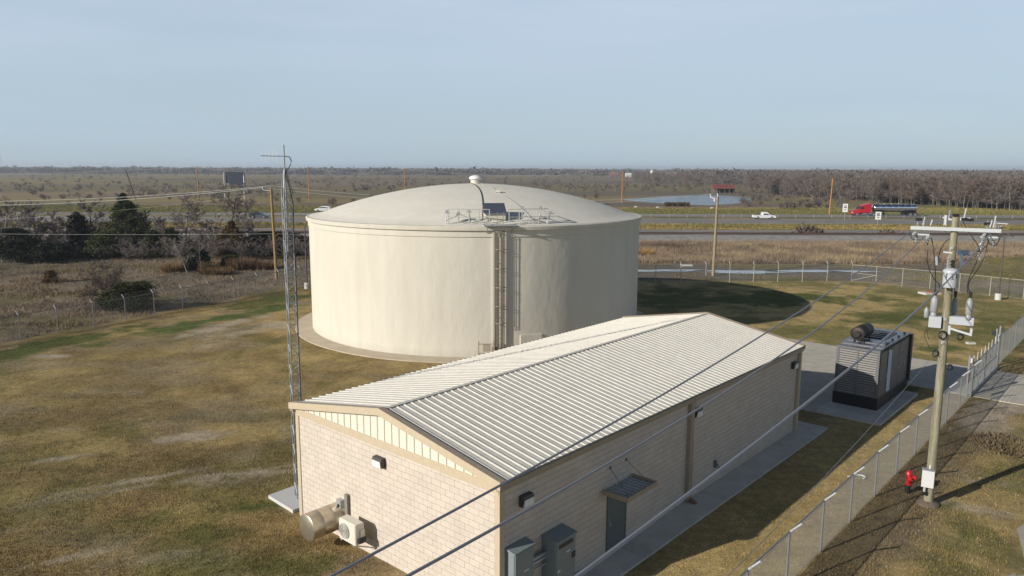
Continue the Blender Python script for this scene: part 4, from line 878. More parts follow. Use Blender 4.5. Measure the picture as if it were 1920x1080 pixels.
def abox(mb, s0, s1, f0, f1, z0, z1):     # f = towards the camera side, across the arm
    Fv = Vector((A_.y,-A_.x,0)); vs = [A_*s*.84+Fv*f+Vector((0,0,z)) for z in (z0,z1) for s,f in ((s0,f0),(s1,f0),(s1,f1),(s0,f1))]
    return mb.add(vs, [(0,3,2,1),(4,5,6,7),(0,1,5,4),(1,2,6,5),(2,3,7,6),(3,0,4,7)])
abox(ca, -1.72, 1.72, .13, .23, 10.78, 10.91)
CA = ca.build('crossarm', ARM, U_)
x_ = MB()
for s in (-1.2,-.4,.4,1.2): x_.bar(q(s,10.83)+Vector((A_.y,-A_.x,0))*-.15, q(s,10.83)+Vector((A_.y,-A_.x,0))*.15, .03)
x_.split('arm_bolt', ALU, CA)
sa = MB(); abox(sa, -1.6,-.95,.2,.28,10.58,10.64); abox(sa, .98,1.62,.2,.28,10.58,10.64); abox(sa, -.42,.55,-.1,.0,11.16,11.28); abox(sa,-.44,-.34,.0,.08,10.95,11.35); sa.split('bracket', ARM, U_)
def insul(p, d, L_, r=.055, n=5):
    """ribbed polymer insulator"""
    p = Vector(p); d = Vector(d).normalized(); prof = []
    for i in range(n):
        a = L_*i/n; prof += [(r*.45,a),(r*.45,a+L_/n*.35),(r,a+L_/n*.5),(r*.45,a+L_/n*.75)]
    prof.append((r*.4,L_)); mb = MB().lathe([(max(.004,0),-.001)]+prof+[(.004,L_+.01)], 10)
    M = Matrix.Translation(p) @ d.to_track_quat('Z','Y').to_matrix().to_4x4(); mb.v = [tuple(M@Vector(v)) for v in mb.v]; return mb
Dn = Vector((-math.cos(.9),-math.sin(.9),0))
for s in (-1.45,-1.2,1.2,1.5,-.25): 
    insul(q(s,10.93 if abs(s) > .5 else 11.28,.1), (0.05,0,1), .26, .07, 3).build('insulator', INS, U_, True)
for s, z in ((-1.50,10.66),(-.95,10.54),(1.14,10.7)):
    insul(q(s,z,.2), Dn+Vector((0,0,-.1)), .42, .055, 5).build('insulator', INS, U_, True)
insul(q(.22,11.2,-.1), -Dn+Vector((.3,-.4,-.05)), .4, .055, 4).build('insulator', INS, U_, True); insul(q(1.5,10.95,-.2), -Dn+Vector((.4,-.4,-.05)), .4, .055, 4).build('insulator', INS, U_, True)
for s in (-1.45,-1.02,1.08,1.48):
    mb = insul(q(s,10.56,.24), (0,0,-1), .30, .085, 3); mb.build('arrester', INS, U_, True)
fm = MB()
for s, t_ in ((-1.25,.3),(-.95,.22),(1.3,.28),(1.42,.42),(.3,.42)): fm.bar(q(s,10.95 if abs(s) > .5 else 11.2,.1), q(s+.06,10.95+t_ if abs(s) > .5 else 11.2+t_,.1), .035)
fm.bar(q(1.5,11.12,.1), q(1.95,11.1,.1), .03); fm.bar(q(-.5,11.25,0), q(-.2,11.28,.0), .05)
fm.build('bird_guard_fin', FA, U_)
kk = MB()
for s, z in ((-1.42,11.16),(1.2,11.08),(.0,11.36),(.35,11.22),(.55,11.2)): kk.obox(Matrix.Translation(q(s,z,.08)), .2,.12,.1)
kk.split('wire_clamp', CBL, U_)
tfz = .02
tf = MB().lathe([(.02,8.70),(.235,8.71),(.25,8.74),(.25,9.26),(.275,9.27),(.275,9.32),(.23,9.38),(.05,9.44)], 28, tuple(q(.02,0,.42))); TFo = tf.build('transformer', PALE, U_, True)
for s, f in ((-.12,.40),): insul(q(s,9.36,f), (0,0,1), .46, .09, 4).build('bushing', INS, TFo, True)
hb_ = MB(); abox(hb_, -.06, .1, .15, .3, 8.85, 9.3); hb_.build('hanger', ALU, TFo)
gl = MB()       # dark stencilled marks on the tank
Fv = Cc.normalized(); Rt_ = Vector((-Fv.y,Fv.x,0))
def mark(s, z, w_, h_):
    r_ = .254; cx = q(.02,0,.42); th = s/.25
    a0_ = th-w_/.57; a1_ = th+w_/.57; P_ = []
    for a in (a0_, a1_):
        for z_ in (z, z+h_): v_ = Fv*math.cos(a)*r_+Rt_*math.sin(a)*r_; P_.append((cx.x+v_.x, cx.y+v_.y, z_))
    gl.add([P_[0],P_[2],P_[3],P_[1]], [(0,1,2,3)])
for s0_ in (-.13,.06,.2):
    mark(s0_, 9.20, .09, .03); mark(s0_, 9.05, .03, .17); mark(s0_+(.02 if s0_ > 0 else -.02), 9.11, .08, .03)
mark(.08, 9.02, .11, .03); mark(.02, 8.93, .012, .09); mark(0, 8.90, .16, .012)
gl.build('stencil_mark', CBL, TFo)
ct = MB(); ct.obox(Matrix.Translation(q(.42,9.98,.0)), .34,.16,.20); ct.bar(q(.36,9.95,.1), q(.40,9.55,.1), .12,.1); ct.bar(q(.55,9.95), q(.85,9.98), .03); ct.build('cutout_switch', BLU, U_)
c2 = MB(); c2.bar(q(-.35,9.98,.1), q(.0,9.96,.1), .06); c2.build('cutout_bracket', ARM, U_)
for s, z, f in ((-.55,9.45,-.1),): MB().lathe([(.09,0),(.1,.3),(.05,.34)], 10, tuple(q(s,z,f))).build('lightning_arrester', INS, U_, True)
insul(q(1.02,9.75,.1), (.04,0,1), .62, .08, 6).build('lightning_arrester', WHT, U_, True)
# reclosers
for s, f, z0, w_, nm in ((-.50,.1,7.62,.115,0),(.85,.05,7.62,.105,1),(.28,-.35,7.55,.09,2)):
    rc = MB().lathe([(w_*.6,z0-.15),(w_*1.0,z0-.1),(w_*1.05,z0),(w_*.8,z0+.05),(w_*1.15,z0+.12),(w_*1.15,z0+.52),(w_*.9,z0+.6),(w_*.5,z0+.66),(w_*.3,z0+.7)], 16, tuple(q(s,0,f))); RCo = rc.build('recloser', INS, U_, True)
    MB().lathe([(.05,z0+.7),(.06,z0+.9),(.03,z0+.93)], 8, tuple(q(s,0,f))).build('boot', CBL, RCo)
sb = MB(); sb.lathe([(.06,7.45),(.085,7.5),(.085,7.75),(.03,7.85)], 12, tuple(q(-.78,0,.15))); sb.build('side_bushing', INS, U_, True)
bx = MB(); bx.obox(Matrix.Translation(q(-.42,7.32,.1))@Mx, .42,.30,.42); bx.build('control_housing', PALE, U_); bx = MB(); bx.obox(Matrix.Translation(q(.5,7.42,-.05))@Mx, .95,.28,.30); bx.build('recloser_tray', PALE, U_)
ba = MB(); ba.bar(q(.12,7.13,.1), q(1.0,6.95,.15), .075); ba.bar(q(1.0,6.91,.15), q(1.01,7.2,.15), .08); ba.bar(q(.16,7.22,.1), q(.17,6.88,.1), .08); ba.build('service_arm', ARM, U_)
bo_ = MB()
for z in (10.2,8.0,6.75): bo_.lathe([(.05,0),(.05,.03),(.02,.05)], 8, (0,0,0)); 
bo_ = MB()
for z in (10.15,7.45,6.55): p_ = q(-.03,z,.16); bo_.obox(Matrix.Translation(p_), .09,.06,.1)
bo_.split('washer_plate', FA, U_)
def loop(pts, r=.018, m_=CBL, nm='jumper_cable'):
    """smooth cable through (s, z, f) points"""
    P_ = [q(*p) for p in pts]; out = []
    for i in range(len(P_)-1):
        p0, p1, p2, p3 = P_[max(i-1,0)], P_[i], P_[i+1], P_[min(i+2,len(P_)-1)]
        for k in range(8):
            t_ = k/8; out.append(.5*((2*p1)+(p2-p0)*t_+(2*p0-5*p1+4*p2-p3)*t_*t_+(3*p1-p0-3*p2+p3)*t_**3))
    out.append(P_[-1]); MB().path(out, r, 5).build(nm, m_, U_)
loop([(-.98,10.4,.2),(-.97,9.95,.3),(-.88,9.45,.3),(-.60,8.95,.25),(-.38,8.75,.2),(-.42,8.4,.1)]); loop([(-.86,10.5,.2),(-.72,10.0,.25),(-.58,9.2,.2),(-.52,8.45,.1)])
loop([(.25,11.2,.1),(.55,10.75,.2),(.92,10.3,.2),(1.0,10.0,.1),(.85,9.85,0)]); loop([(1.35,10.4,.2),(1.05,10.05,.2),(.9,9.55,.2),(.72,9.0,.1),(.72,8.55,.05),(.84,8.45,.05)])
loop([(1.30,10.5,.15),(1.2,9.9,.2),(.98,9.35,.2),(.78,9.0,.15),(.74,8.7,.1),(.9,8.4,.05)]); loop([(1.08,10.45,.2),(.95,10.05,.2),(.75,9.9,.1),(.55,9.95,0)], .014)
loop([(.0,10.55,-.1),(-.3,10.35,-.1),(-.48,10.0,-.1),(-.5,9.75,-.1)]); loop([(-1.72,10.72,.3),(-1.62,10.45,.3),(-1.4,10.4,.25),(-1.15,10.45,.25)], .016); loop([(1.2,10.66,.2),(1.35,10.4,.3),(1.55,10.32,.25),(1.68,10.5,.2),(1.72,10.75,.2)]); loop([(-.4,11.0,.1),(-.35,10.75,.1),(-.2,10.6,.1)], .01)
loop([(.3,9.5,.1),(.3,9.0,.1),(.22,8.6,.1),(.25,8.2,.0)], .012); loop([(-.66,7.15,.15),(-.78,6.8,.15),(-.66,6.5,.15),(-.45,6.2,.2),(-.1,6.0,.2)], .012); loop([(-.55,7.15,.15),(-.68,6.9,.15),(-.58,6.6,.15)], .012)
def coil(s, z, f, r, nm='cable_coil', tilt=0):
    mb = MB()
    for k in range(3):
        mb.path([q(s+(r-.02*k)*math.cos(a), z+(r-.02*k)*math.sin(a), f+.03*k) for a in np.linspace(0,2*PI,17)], .013, 4)
    mb.build(nm, CBL, U_)
coil(-.06,6.85,.22,.17); coil(-.28,6.1,.12,.13); coil(.33,5.6,.05,.12); coil(.62,6.83,.12,.13)
gw = MB(); gw.tube(q(.16,6.4,.04),q(.17,.1,.04),.012,n=4); gw.build('ground_wire', mat('ground_wire', (.10,.10,.09,1),.6,.1,5), U_)
mb = MB(); mb.obox(Matrix.Translation(q(-.10,1.16,.30))@Matrix.Rotation(math.atan2(Cc.y,Cc.x)+PI/2,4,'Z'), .42,.22,.68); MBx = mb.build('meter_box', mat('meter_grey', (.55,.56,.56,1), .4, .05, 5), U_)
mb = MB(); mb.obox(Matrix.Translation(q(-.10,1.515,.30))@Matrix.Rotation(math.atan2(Cc.y,Cc.x)+PI/2,4,'Z'), .46,.26,.03); mb.build('box_hood', INS, MBx)
mb = MB().tube(q(-.2,.81,.30),q(-.2,.6,.28),.045,n=8); mb.tube(q(-.05,1.5,.2),q(-.05,1.65,.16),.04,n=8); mb.build('pipe_stub', FA, MBx); MB().obox(Matrix.Translation(q(-.2,.53,.27)), .12,.12,.14).build('cable_gland', DRK, MBx)
p = PB; mo = MB().lathe([(.42,-.05),(.40,.06),(.30,.13),(.17,.16),(.16,.17)], 20); 
mo = mo.build('soil_collar', mat('collar_soil', (.13,.10,.075,1), .95, .3, 6, bump=1, bscale=12), U_, True)

# spans of conductor leaving the foreground pole
PBv = Vector((PB.x,PB.y,0)); A3 = Vector((math.cos(-.5158), math.sin(-.5158), 0))
WM = mat('conductor', (.28,.28,.30,1), .5, .05, 3, metal=.4); WN = mat('conductor_thin', (.26,.26,.26,1), .5, .05, 3, metal=.4)
def span(nm, s0, z0, a, b_, smax, r, m_, label, group, o=PBv, d=Dn, sgn=A3):
    pts = [o+sgn*s0+d*s+Vector((0,0,z0-a*s+b_*s*s)) for s in np.linspace(0, smax, 60)]
    ob = MB().path([p_-pts[0] for p_ in pts], r, 6).build(nm, m_); ob.location = pts[0]; return tag(ob, label, 'power line', group)
span('power_line', -1.46, 10.668, .11962, .0020, 60, .017, WM, 'farthest of the three thick conductors crossing above the ribbed roof', 'overhead conductors from the near pole')
span('power_line', -.953, 10.546, .1524, .00327, 47, .019, WM, 'middle thick conductor crossing the roof edge and long wall', 'overhead conductors from the near pole')
span('power_line', 1.144, 10.707, .0993, .00208, 48, .023, WM, 'nearest thick conductor crossing low over the long wall and walk', 'overhead conductors from the near pole')
span('power_line', .022, 6.551, .0456, .00157, 29, .008, WN, 'thin lower wire running down over the generator pad and side lawn', 'overhead conductors from the near pole')
span('power_line', .4, 11.15, .03, .0003, 120, .010, CBL, 'thin dark conductor leaving the near pole top to the right', 'dark lines leaving right of the near pole', d=Vector((.80,.60,0)).normalized()); span('power_line', 1.7, 10.9, .04, .0003, 120, .010, CBL, 'thin dark conductor leaving the right end of the crossarm', 'dark lines leaving right of the near pole', d=Vector((.80,.58,0)).normalized())

# ================================================================ OTHER POLES
def plainpole(p, h, r0, r1, m_, label, lean=(0,0), group=None, top=None, nm='utility_pole'):
    e_ = empty(nm, (p.x,p.y,0), 0, label, 'utility pole', group)
    MB().tube((0,0,-.2),(lean[0],lean[1],h),r0,r1,n=10).build('pole', m_, e_, True)
    if top: top(e_, h, lean)
    return e_
PL = at(519,524); P2 = at(1337,517)
def topL(e_, h, l):
    mb = MB(); mb.bar((l[0],l[1],h-.25),(l[0]-.95,l[1]-.1,h-.18),.09); mb.build('standoff_arm', ARM, e_); i_ = insul((l[0]-.95,l[1]-.1,h-.12),(0,0,1),.3,.08,3).build('insulator', WHT, e_); insul((l[0],l[1],h),(0,0,1),.28,.08,3).build('insulator', INS, e_)
plainpole(PL, 10.65, .19, .14, WOODY, 'yellowish wooden pole rising between the lattice mast and the tank', (-.18,0), top=topL)
def top2(e_, h, l):
    mb = MB(); mb.bar((.05,0,h-.35),(-.75,0,h-.1),.10); mb.bar((-.75,0,h-.1),(-.8,0,h+.35),.09); mb.bar((-.3,-.1,h-.2),(-.3,-.1,h-.6),.12); mb.build('standoff_arm', WHT, e_); insul((.1,0,h-.02),(0,0,1),.35,.09,3).build('insulator', WHT, e_)
plainpole(P2, 9.75, .19, .14, WOODG, 'pale wooden pole standing alone beyond the back fence right of the tank', (.12,0), top=top2)
def orange(u, vb, vt, label, m_=WOODO, lean=(0,0), r=.22):
    p = at(u, vb); h = topz(u, vt, p); return plainpole(p, h, r, r*.7, m_, label, lean, 'tall bare wooden poles beyond the highway'), p, h
OP = [orange(373,376,311,'orange wooden pole beyond the highway left of the billboard'), orange(580,377,312,'orange wooden pole beyond the highway just right of the lattice mast'), orange(760,378,315,'orange wooden pole beyond the highway above the left dome slope'), orange(1166,380,321,'orange wooden pole beyond the highway at the left end of the pond'), orange(1555,402,334,'orange wooden pole beyond the highway in front of the bare wood', lean=(.3,0))]
p = at(255,376); plainpole(p, 12.2, .26,.2, mat('dark_pole', (.09,.07,.055,1), .8,.2,3), 'dark leaning pole above the tall cedar left of the billboard', (-3.2,0), 'tall bare wooden poles beyond the highway')
def sag(nm, a, b_, sg_, r, m_, label, group):
    a = Vector(a); b_ = Vector(b_); pts = []
    for i in range(41): k = i/40; p_ = a.lerp(b_, k); p_.z -= 4*sg_*k*(1-k); pts.append(p_-a)
    o = MB().path(pts, r, 4).build(nm, m_); o.location = a; return tag(o, label, 'power line', group)
WH = mat('bright_conductor', (.62,.62,.56,1), .45, .05, 3, metal=.3); g1 = 'lines along the field poles left of the tank'
sag('power_line', (PL.x-.18,PL.y,10.95), (PL.x-75,PL.y-1,10.9), 1.9, .03, WH, 'upper bright wire running left from the yellowish pole', g1)
sag('power_line', (PL.x-1.1,PL.y-.1,10.75), (PL.x-76,PL.y-1.1,10.5), 2.1, .035, WH, 'lower bright wire running left from the yellowish pole', g1)
sag('power_line', (PL.x,PL.y,5.4), (PL.x-72,PL.y-4,6.6), .5, .014, WH, 'single thin wire crossing the cedar lower half', g1)
sag('power_line', (PL.x-.2,PL.y,10.2), (PL.x-80,PL.y+4,6.5), 1.9, .009, WH, 'faint thin wire crossing the cedar upper half', g1)
sag('power_line', (PL.x-.18,PL.y,10.95), (P2.x+.1,P2.y,10.1), 1.3, .018, WH, 'upper wire passing right behind the dome roof', g1); sag('power_line', (PL.x-.9,PL.y-.1,10.75), (P2.x-.8,P2.y,10.0), 1.6, .018, WH, 'lower wire passing right behind the dome roof', g1)
sag('power_line', (PL.x,PL.y,5.4), (P2.x,P2.y,5.2), .6, .012, WH, 'thin low wire from the yellowish pole towards the tank side', g1)
far_l = Vector((-330,318,9.5)); tops = [far_l]+[Vector((o_[1].x,o_[1].y,o_[2]-.3)) for o_ in OP[:4]]
for i in range(4): sag('power_line', tops[i], tops[i+1], 2.0, .035, WH, ['far wire at the left between the frame edge and first orange pole','far wire between the first and second orange poles','far wire between the second and third orange poles','far wire behind the dome to the pond pole'][i], 'far lines between the orange poles')

# ================================================================ VEGETATION BUILDERS
def branch_segs(seed, H, spread=.55, n1=9, fine=3, trunkr=.16, stems=1, first=.18, up=.5, droop=0.0):
    """recursive bare-branch skeleton -> rows (p0, p1, r0, r1, level)"""
    R = random.Random(seed); out = []
    def grow(p, d, L_, r, lvl):
        ns = 5 if lvl == 0 else (4 if lvl == 1 else 3); pts = [p]; dirs = []
        for i in range(ns):
            wob = .10 if lvl == 0 else (.20 if lvl == 1 else .15)
            d = Vector((d.x+R.uniform(-wob,wob), d.y+R.uniform(-wob,wob), d.z+R.uniform(-wob*.6,wob*.6)+(.05 if lvl else 0)-droop*.1*lvl)).normalized()
            np_ = pts[-1]+d*(L_/ns); a = r*(1-i/ns*.7); b_ = r*(1-(i+1)/ns*.7)
            out.append((pts[-1].copy(), np_.copy(), a, b_, lvl)); pts.append(np_); dirs.append(d.copy())
        if lvl >= fine: return
        k = n1 if lvl == 0 else (8 if lvl == 1 else 6)
        for j in range(k):
            t_ = (first if lvl == 0 else .15)+(1-(first if lvl == 0 else .15))*(j+R.random()*.8)/k; t_ = min(t_, .99); i = int(t_*ns); pp_ = pts[i].lerp(pts[i+1], t_*ns-i)
            ax = Vector((R.uniform(-1,1), R.uniform(-1,1), R.uniform(-.2,.5))); ax = (ax-dirs[i]*ax.dot(dirs[i])).normalized()
            nd = (dirs[i]*up+ax*(1-up)*1.4*(1.25-t_*.4)).normalized(); nl = L_*(spread if lvl == 0 else .52)*(1.1-t_*.55)*R.uniform(.7,1.15)
            grow(pp_, nd, nl, max(r*(1-t_*.7)*.5, .008), lvl+1)
    for s_ in range(stems):
        d0 = Vector((R.uniform(-.5,.5)*(stems > 1), R.uniform(-.5,.5)*(stems > 1), 1)).normalized()
        grow(Vector((R.uniform(-.2,.2)*(stems > 1),R.uniform(-.2,.2)*(stems > 1),-.1)), d0, H*.92, trunkr, 0)
    return out
def segs_np(segs, rmin):
    P0 = np.array([tuple(s[0]) for s in segs]); P1 = np.array([tuple(s[1]) for s in segs]); r0 = np.maximum([s[2] for s in segs], rmin); r1 = np.maximum([s[3] for s in segs], rmin)
    d = P1-P0; d /= np.linalg.norm(d, axis=1)[:, None]+1e-9; ref = np.where(abs(d[:, 2:3]) > .9, [[1.,0,0]], [[0,0,1.]]); a = np.cross(d, ref); a /= np.linalg.norm(a, axis=1)[:, None]; b_ = np.cross(d, a)
    n = len(segs); V = np.empty((n, 6, 3))
    for k in range(3):
        c_, s_ = math.cos(2*PI*k/3), math.sin(2*PI*k/3); V[:, k] = P0+(a*c_+b_*s_)*r0[:, None]; V[:, 3+k] = P1+(a*c_+b_*s_)*r1[:, None]
    base = np.arange(n)[:, None, None]*6; F_ = base+np.array([[0,1,4,3],[1,2,5,4],[2,0,3,5]])[None]
    return V.reshape(-1, 3), F_.reshape(-1, 4)
BARK = mat('bark_grey', (.165,.14,.12,1), .9, .25, 1.2); TWIG = mat('twig_brown', (.175,.145,.128,1), .9, .2, .8); BARKP = mat('bark_pale', (.22,.195,.165,1), .9, .2, 1.2); TWR = mat('twig_reddish', (.18,.13,.105,1), .9, .2, .8)
_tm = {}
def bare_tree(name, loc, H, label, cat='tree', group=None, seed=1, rz=None, rmin=.012, mt=None, mb_=None, **kw):
    key = (seed, tuple(sorted(kw.items())), rmin)
    if key not in _tm: _tm[key] = branch_segs(seed, 10.0, **kw)
    sg_ = _tm[key]; sc = H/10
    e_ = empty(name, (loc[0], loc[1], loc[2] if len(loc) > 2 else gheight(np.array([loc[0]]), np.array([loc[1]]))[0]), random.uniform(0, 6.28) if rz is None else rz, label, cat, group)
    for nm, sel, mm_ in (('trunk', [s for s in sg_ if s[4] <= 1], mb_ or BARK), ('crown', [s for s in sg_ if s[4] > 1], mt or TWIG)):
        k2 = ('M', key, nm, mm_.name, round(rmin/sc, 3))
        if k2 not in _tm:
            V, F_ = segs_np(sel, rmin/sc); o = npmesh(nm, V, F_, mm_); _tm[k2] = o.data
        else: o = bpy.data.objects.new(nm, _tm[k2]); COL.objects.link(o)
        o.parent = e_; o.scale = (sc, sc, sc)
    return e_
JUN = leafmat('juniper_leaf', (.020,.030,.010,1), (.095,.10,.034,1)); JUB = leafmat('juniper_brown', (.070,.042,.018,1), (.13,.082,.032,1)); JUD = leafmat('dark_evergreen', (.015,.021,.012,1), (.045,.048,.026,1))
def evergreen(name, loc, H, Rd, m_, label, seed=1, n=13000, leaf=.14, shape=.8, base=.04, cat='evergreen tree', group=None, bumpy=.45, trunk=True):
    G_ = np.random.default_rng(seed); nb = max(60, int(210*H/8)); z = base*H+(H*(1-base))*(G_.random(nb)**1.15); az = G_.random(nb)*2*PI
    env = Rd*np.clip(1-((z/H-base)/(1-base)), 0, 1)**shape; lob = 1+bumpy*.6*(np.sin(az*3+seed)+np.sin(az*5+z*1.7+seed*2))*.35; R_ = env*lob*G_.uniform(.7, 1.12, nb)+.12
    per = max(20, n//nb); t_ = G_.random((nb, per))**.6*.85+.18; sig = ((.075*R_+.08) if cat != 'bush' else np.full(nb, .11*Rd+.06))[:, None]
    X = (R_*np.cos(az))[:, None]*t_+G_.normal(0, sig, (nb, per)); Y = (R_*np.sin(az))[:, None]*t_+G_.normal(0, sig, (nb, per)); Z = z[:, None]+t_*R_[:, None]*.16+G_.normal(0, sig*.75, (nb, per))
    P_ = np.stack([X, Y, np.clip(Z, .05, H*1.03)], -1).reshape(-1, 3); k = len(P_)
    d1 = G_.normal(0, 1, (k, 3)); d1[:, 2] = abs(d1[:, 2])*.7; d1 /= np.linalg.norm(d1, axis=1)[:, None]; d2 = np.cross(d1, G_.normal(0, 1, (k, 3))); d2 /= np.linalg.norm(d2, axis=1)[:, None]+1e-9
    s_ = leaf*G_.uniform(.6, 1.5, k)[:, None]; V = np.stack([P_-d2*s_*.4, P_+d2*s_*.4, P_+d1*s_*1.5], 1).reshape(-1, 3)
    e_ = empty(name, (loc[0], loc[1], gheight(np.array([loc[0]]), np.array([loc[1]]))[0]), 0, label, cat, group)
    if trunk: MB().tube((0,0,-.1),(0,0,H*.93),.05*Rd+.06,.02,n=7).build('trunk', BARK, e_)
    npmesh('crown', V, np.arange(3*k).reshape(-1, 3), m_, parent=e_)
    return e_
# ---- row of brush and cedars left of the tank
def T_(u, vb, vt): p = at(u, vb); return (p.x, p.y), topz(u, vt, p)
GE = 'evergreens in the brushy row left of the tank'; GB_ = 'bare trees in the brushy row left of the tank'
for u, vb, vt, rw, m_, lab, sh in (
    (240,478,366,5.2,JUN,'tall dark cedar standing highest in the brushy row',1.0),(290,482,432,2.0,JUN,'small green cedar tucked at the right foot of the tallest cedar',.6),
    (196,484,440,3.0,JUN,'low wide green cedar skirt left of the tallest cedar',.5),(150,480,400,2.6,JUD,'dark round cedar left of the tallest cedar',.65),
    (30,492,430,3.2,JUD,'dark cedar mass at the left frame edge of the row',.45),(95,492,458,2.4,JUD,'low dark cedar near the left end of the row',.5),(322,480,428,2.5,JUN,'green cedar between the tallest cedar and the leaning pale trunk',.6),
    (437,482,417,3.2,JUB,'brown tinged pointed cedar in the row left of the yellowish pole',1.1),(372,508,468,1.8,JUD,'low dark juniper beside the leaning pale trunk',.5),(432,502,480,1.2,JUN,'little green juniper at the foot of the brown cedar',.5),
    (505,476,437,4.2,JUD,'broad dark brown cedar left of the yellowish pole',.4),(545,476,440,3.2,JUD,'broad dark cedar between the yellowish pole and the lattice mast',.4),(572,476,446,2.6,JUD,'dark cedar half hidden by the left tank edge',.45),(470,478,448,3.0,JUD,'dark cedar right behind the brown tinged cedar',.45)):
    xy, h = T_(u, vb, vt); evergreen('cedar', xy, h, rw, m_, lab, seed=u, n=int(11000+h*1300), leaf=.15, shape=sh, group=GE)
BL_ = [(350,478,372,'wide bare tree with fine grey crown right of the tallest cedar',1,.62),(427,480,358,'tallest bare tree just left of the brown tinged cedar',3,.6),(45,486,382,'bare grey tree at the left frame edge',4,.6),(100,480,398,'slim bare tree between the left dark cedars',5,.45),
       (170,478,378,'bare tree rising behind the round dark cedar',6,.5),(5,490,388,'bare tree cut by the left frame edge',7,.6),(275,476,398,'bare bush right behind the tallest cedar',8,.55),(215,478,410,'bare bush behind the left cedar skirt',9,.55),
       (395,480,415,'short bare tree between the two taller bare trees',10,.55),(310,480,405,'thin bare tree behind the green cedar',11,.5),(480,478,425,'short bare tree above the broad dark cedar',12,.55),(125,484,415,'bare bush left of the round dark cedar',13,.6),(70,486,420,'low bare bush at the left end of the row',14,.6)]
for u, vb, vt, lab, sd, sp in BL_:
    xy, h = T_(u, vb, vt); bare_tree('bare_tree', xy, h, lab, group=GB_, seed=sd, spread=sp, n1=13, trunkr=.22, rmin=.042, first=.16, up=.5, mb_=MATS['bark_grey'])
for u, vb, vt, lab, sd, st in ((352,515,440,'leaning dead trunk with pale bare limbs before the row',21,1),(378,512,438,'pale thin bare tree beside the leaning dead trunk',22,1)):
    xy, h = T_(u, vb, vt); o = bare_tree('bare_tree', xy, h, lab, group=GB_, seed=sd, spread=.35, n1=6, trunkr=.13, rmin=.018, mb_=BARKP, mt=BARKP, fine=2); 
    if sd == 21: o.rotation_euler = (.0, -.22, .3)
# dense grey thicket of stems under the row
G_ = np.random.default_rng(5)
tk = [branch_segs(40+i, 10.0, spread=.4, n1=5, trunkr=.05, stems=5, fine=2, up=.6) for i in range(3)]
VV, FF, off = [], [], 0
tkn = [segs_np(s, .05) for s in tk]
for i in range(150):
    u = G_.uniform(-40, 585); p = at(u, G_.uniform(474, 488)); V, F_ = tkn[i % 3]; sc = G_.uniform(.13, .36)
    a = G_.random()*6.28; Rm = np.array([[math.cos(a),-math.sin(a),0],[math.sin(a),math.cos(a),0],[0,0,1]]); VV.append((V*[sc*1.7,sc*1.7,sc])@Rm.T+[p.x,p.y,0]); FF.append(F_+off); off += len(V)
tag(npmesh('thicket', np.concatenate(VV), np.concatenate(FF), TWIG), 'tangled grey leafless undergrowth beneath the cedar row', 'thicket', kind='stuff')
# bush and bare tree by the left fence
xy, h = T_(222, 581, 490); xy2, h2 = T_(200, 572, 493)
bare_tree('bare_tree', xy2, h2*.98, 'spreading dark bare tree beside the round bush at the left fence', seed=31, spread=.75, n1=9, stems=3, trunkr=.13, rmin=.017, first=.12, up=.32, mt=mat('twig_dark', (.07,.055,.048,1), .9, .2, .8), mb_=mat('bark_dark', (.075,.06,.05,1), .9, .2, .8))
p = at(248, 581); evergreen('bush', (p.x,p.y), topz(252,530,p), 2.0, leafmat('bush_leaf', (.020,.024,.009,1), (.055,.060,.024,1)), 'dark rounded evergreen bush right by the left fence', seed=77, n=11000, leaf=.11, shape=.28, cat='bush', trunk=False, base=0, bumpy=.3)
p = at(212, 578); evergreen('bush', (p.x,p.y), 1.5, 1.2, MATS['bush_leaf'], 'low dark bush under the spreading bare tree', seed=78, n=6000, leaf=.10, shape=.35, cat='bush', trunk=False, base=0)
p = at(95, 530); evergreen('bush', (p.x,p.y), 1.3, .7, JUB, 'small brown dead shrub alone in the left field', seed=79, n=2500, leaf=.10, shape=.4, cat='bush', trunk=False, base=0)

# ---- tall dry grass: rail strip, rough left field, clumps
DRY = leafmat('dry_blade', (.62,.60,.56,1), (1.35,1.3,1.2,1), attr='tint')
def strawcol(x, y):
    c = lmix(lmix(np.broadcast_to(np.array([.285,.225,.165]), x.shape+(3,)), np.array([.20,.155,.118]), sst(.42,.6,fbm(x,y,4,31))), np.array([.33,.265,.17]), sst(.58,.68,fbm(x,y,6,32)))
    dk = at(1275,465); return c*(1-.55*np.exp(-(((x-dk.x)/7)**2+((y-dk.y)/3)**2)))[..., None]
n = 330000; X = RNG.uniform(8, 112, n); Y = 103.5+30*RNG.random(n)**1.2
dn = fbm(X, Y, 3, 33); k = (RNG.random(n) < .35+1.2*sst(.35,.6,dn)) & (X < Y*.8+6); P = np.stack([X[k], Y[k]], 1)
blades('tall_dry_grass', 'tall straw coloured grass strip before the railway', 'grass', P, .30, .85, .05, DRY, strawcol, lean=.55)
def fieldcol(x, y): return lmix(tint(x, y)*1.15, strawcol(x, y)*.95, sst(.5,.62,fbm(x,y,3,35)))
n = 520000; Y = 40+100*RNG.random(n)**1.3; X = RNG.uniform(-1, 0, n)*(Y*.80+2)
lx, ly = -37.3, 55.4; ex, ey = math.cos(LF), math.sin(LF); dl = -(X-lx)*ey+(Y-ly)*ex
dn = fbm(X, Y, 2.2, 36); k = ((dl > .3) | (Y > 85.3)) & (X < -4) & (RNG.random(n) < .12+1.3*sst(.42,.62,dn)); P = np.stack([X[k], Y[k]], 1)
blades('field_grass', 'rough brown and grey grass of the field outside the left fence', 'grass', P, .08, .34, .045, DRY, fieldcol, lean=.8)
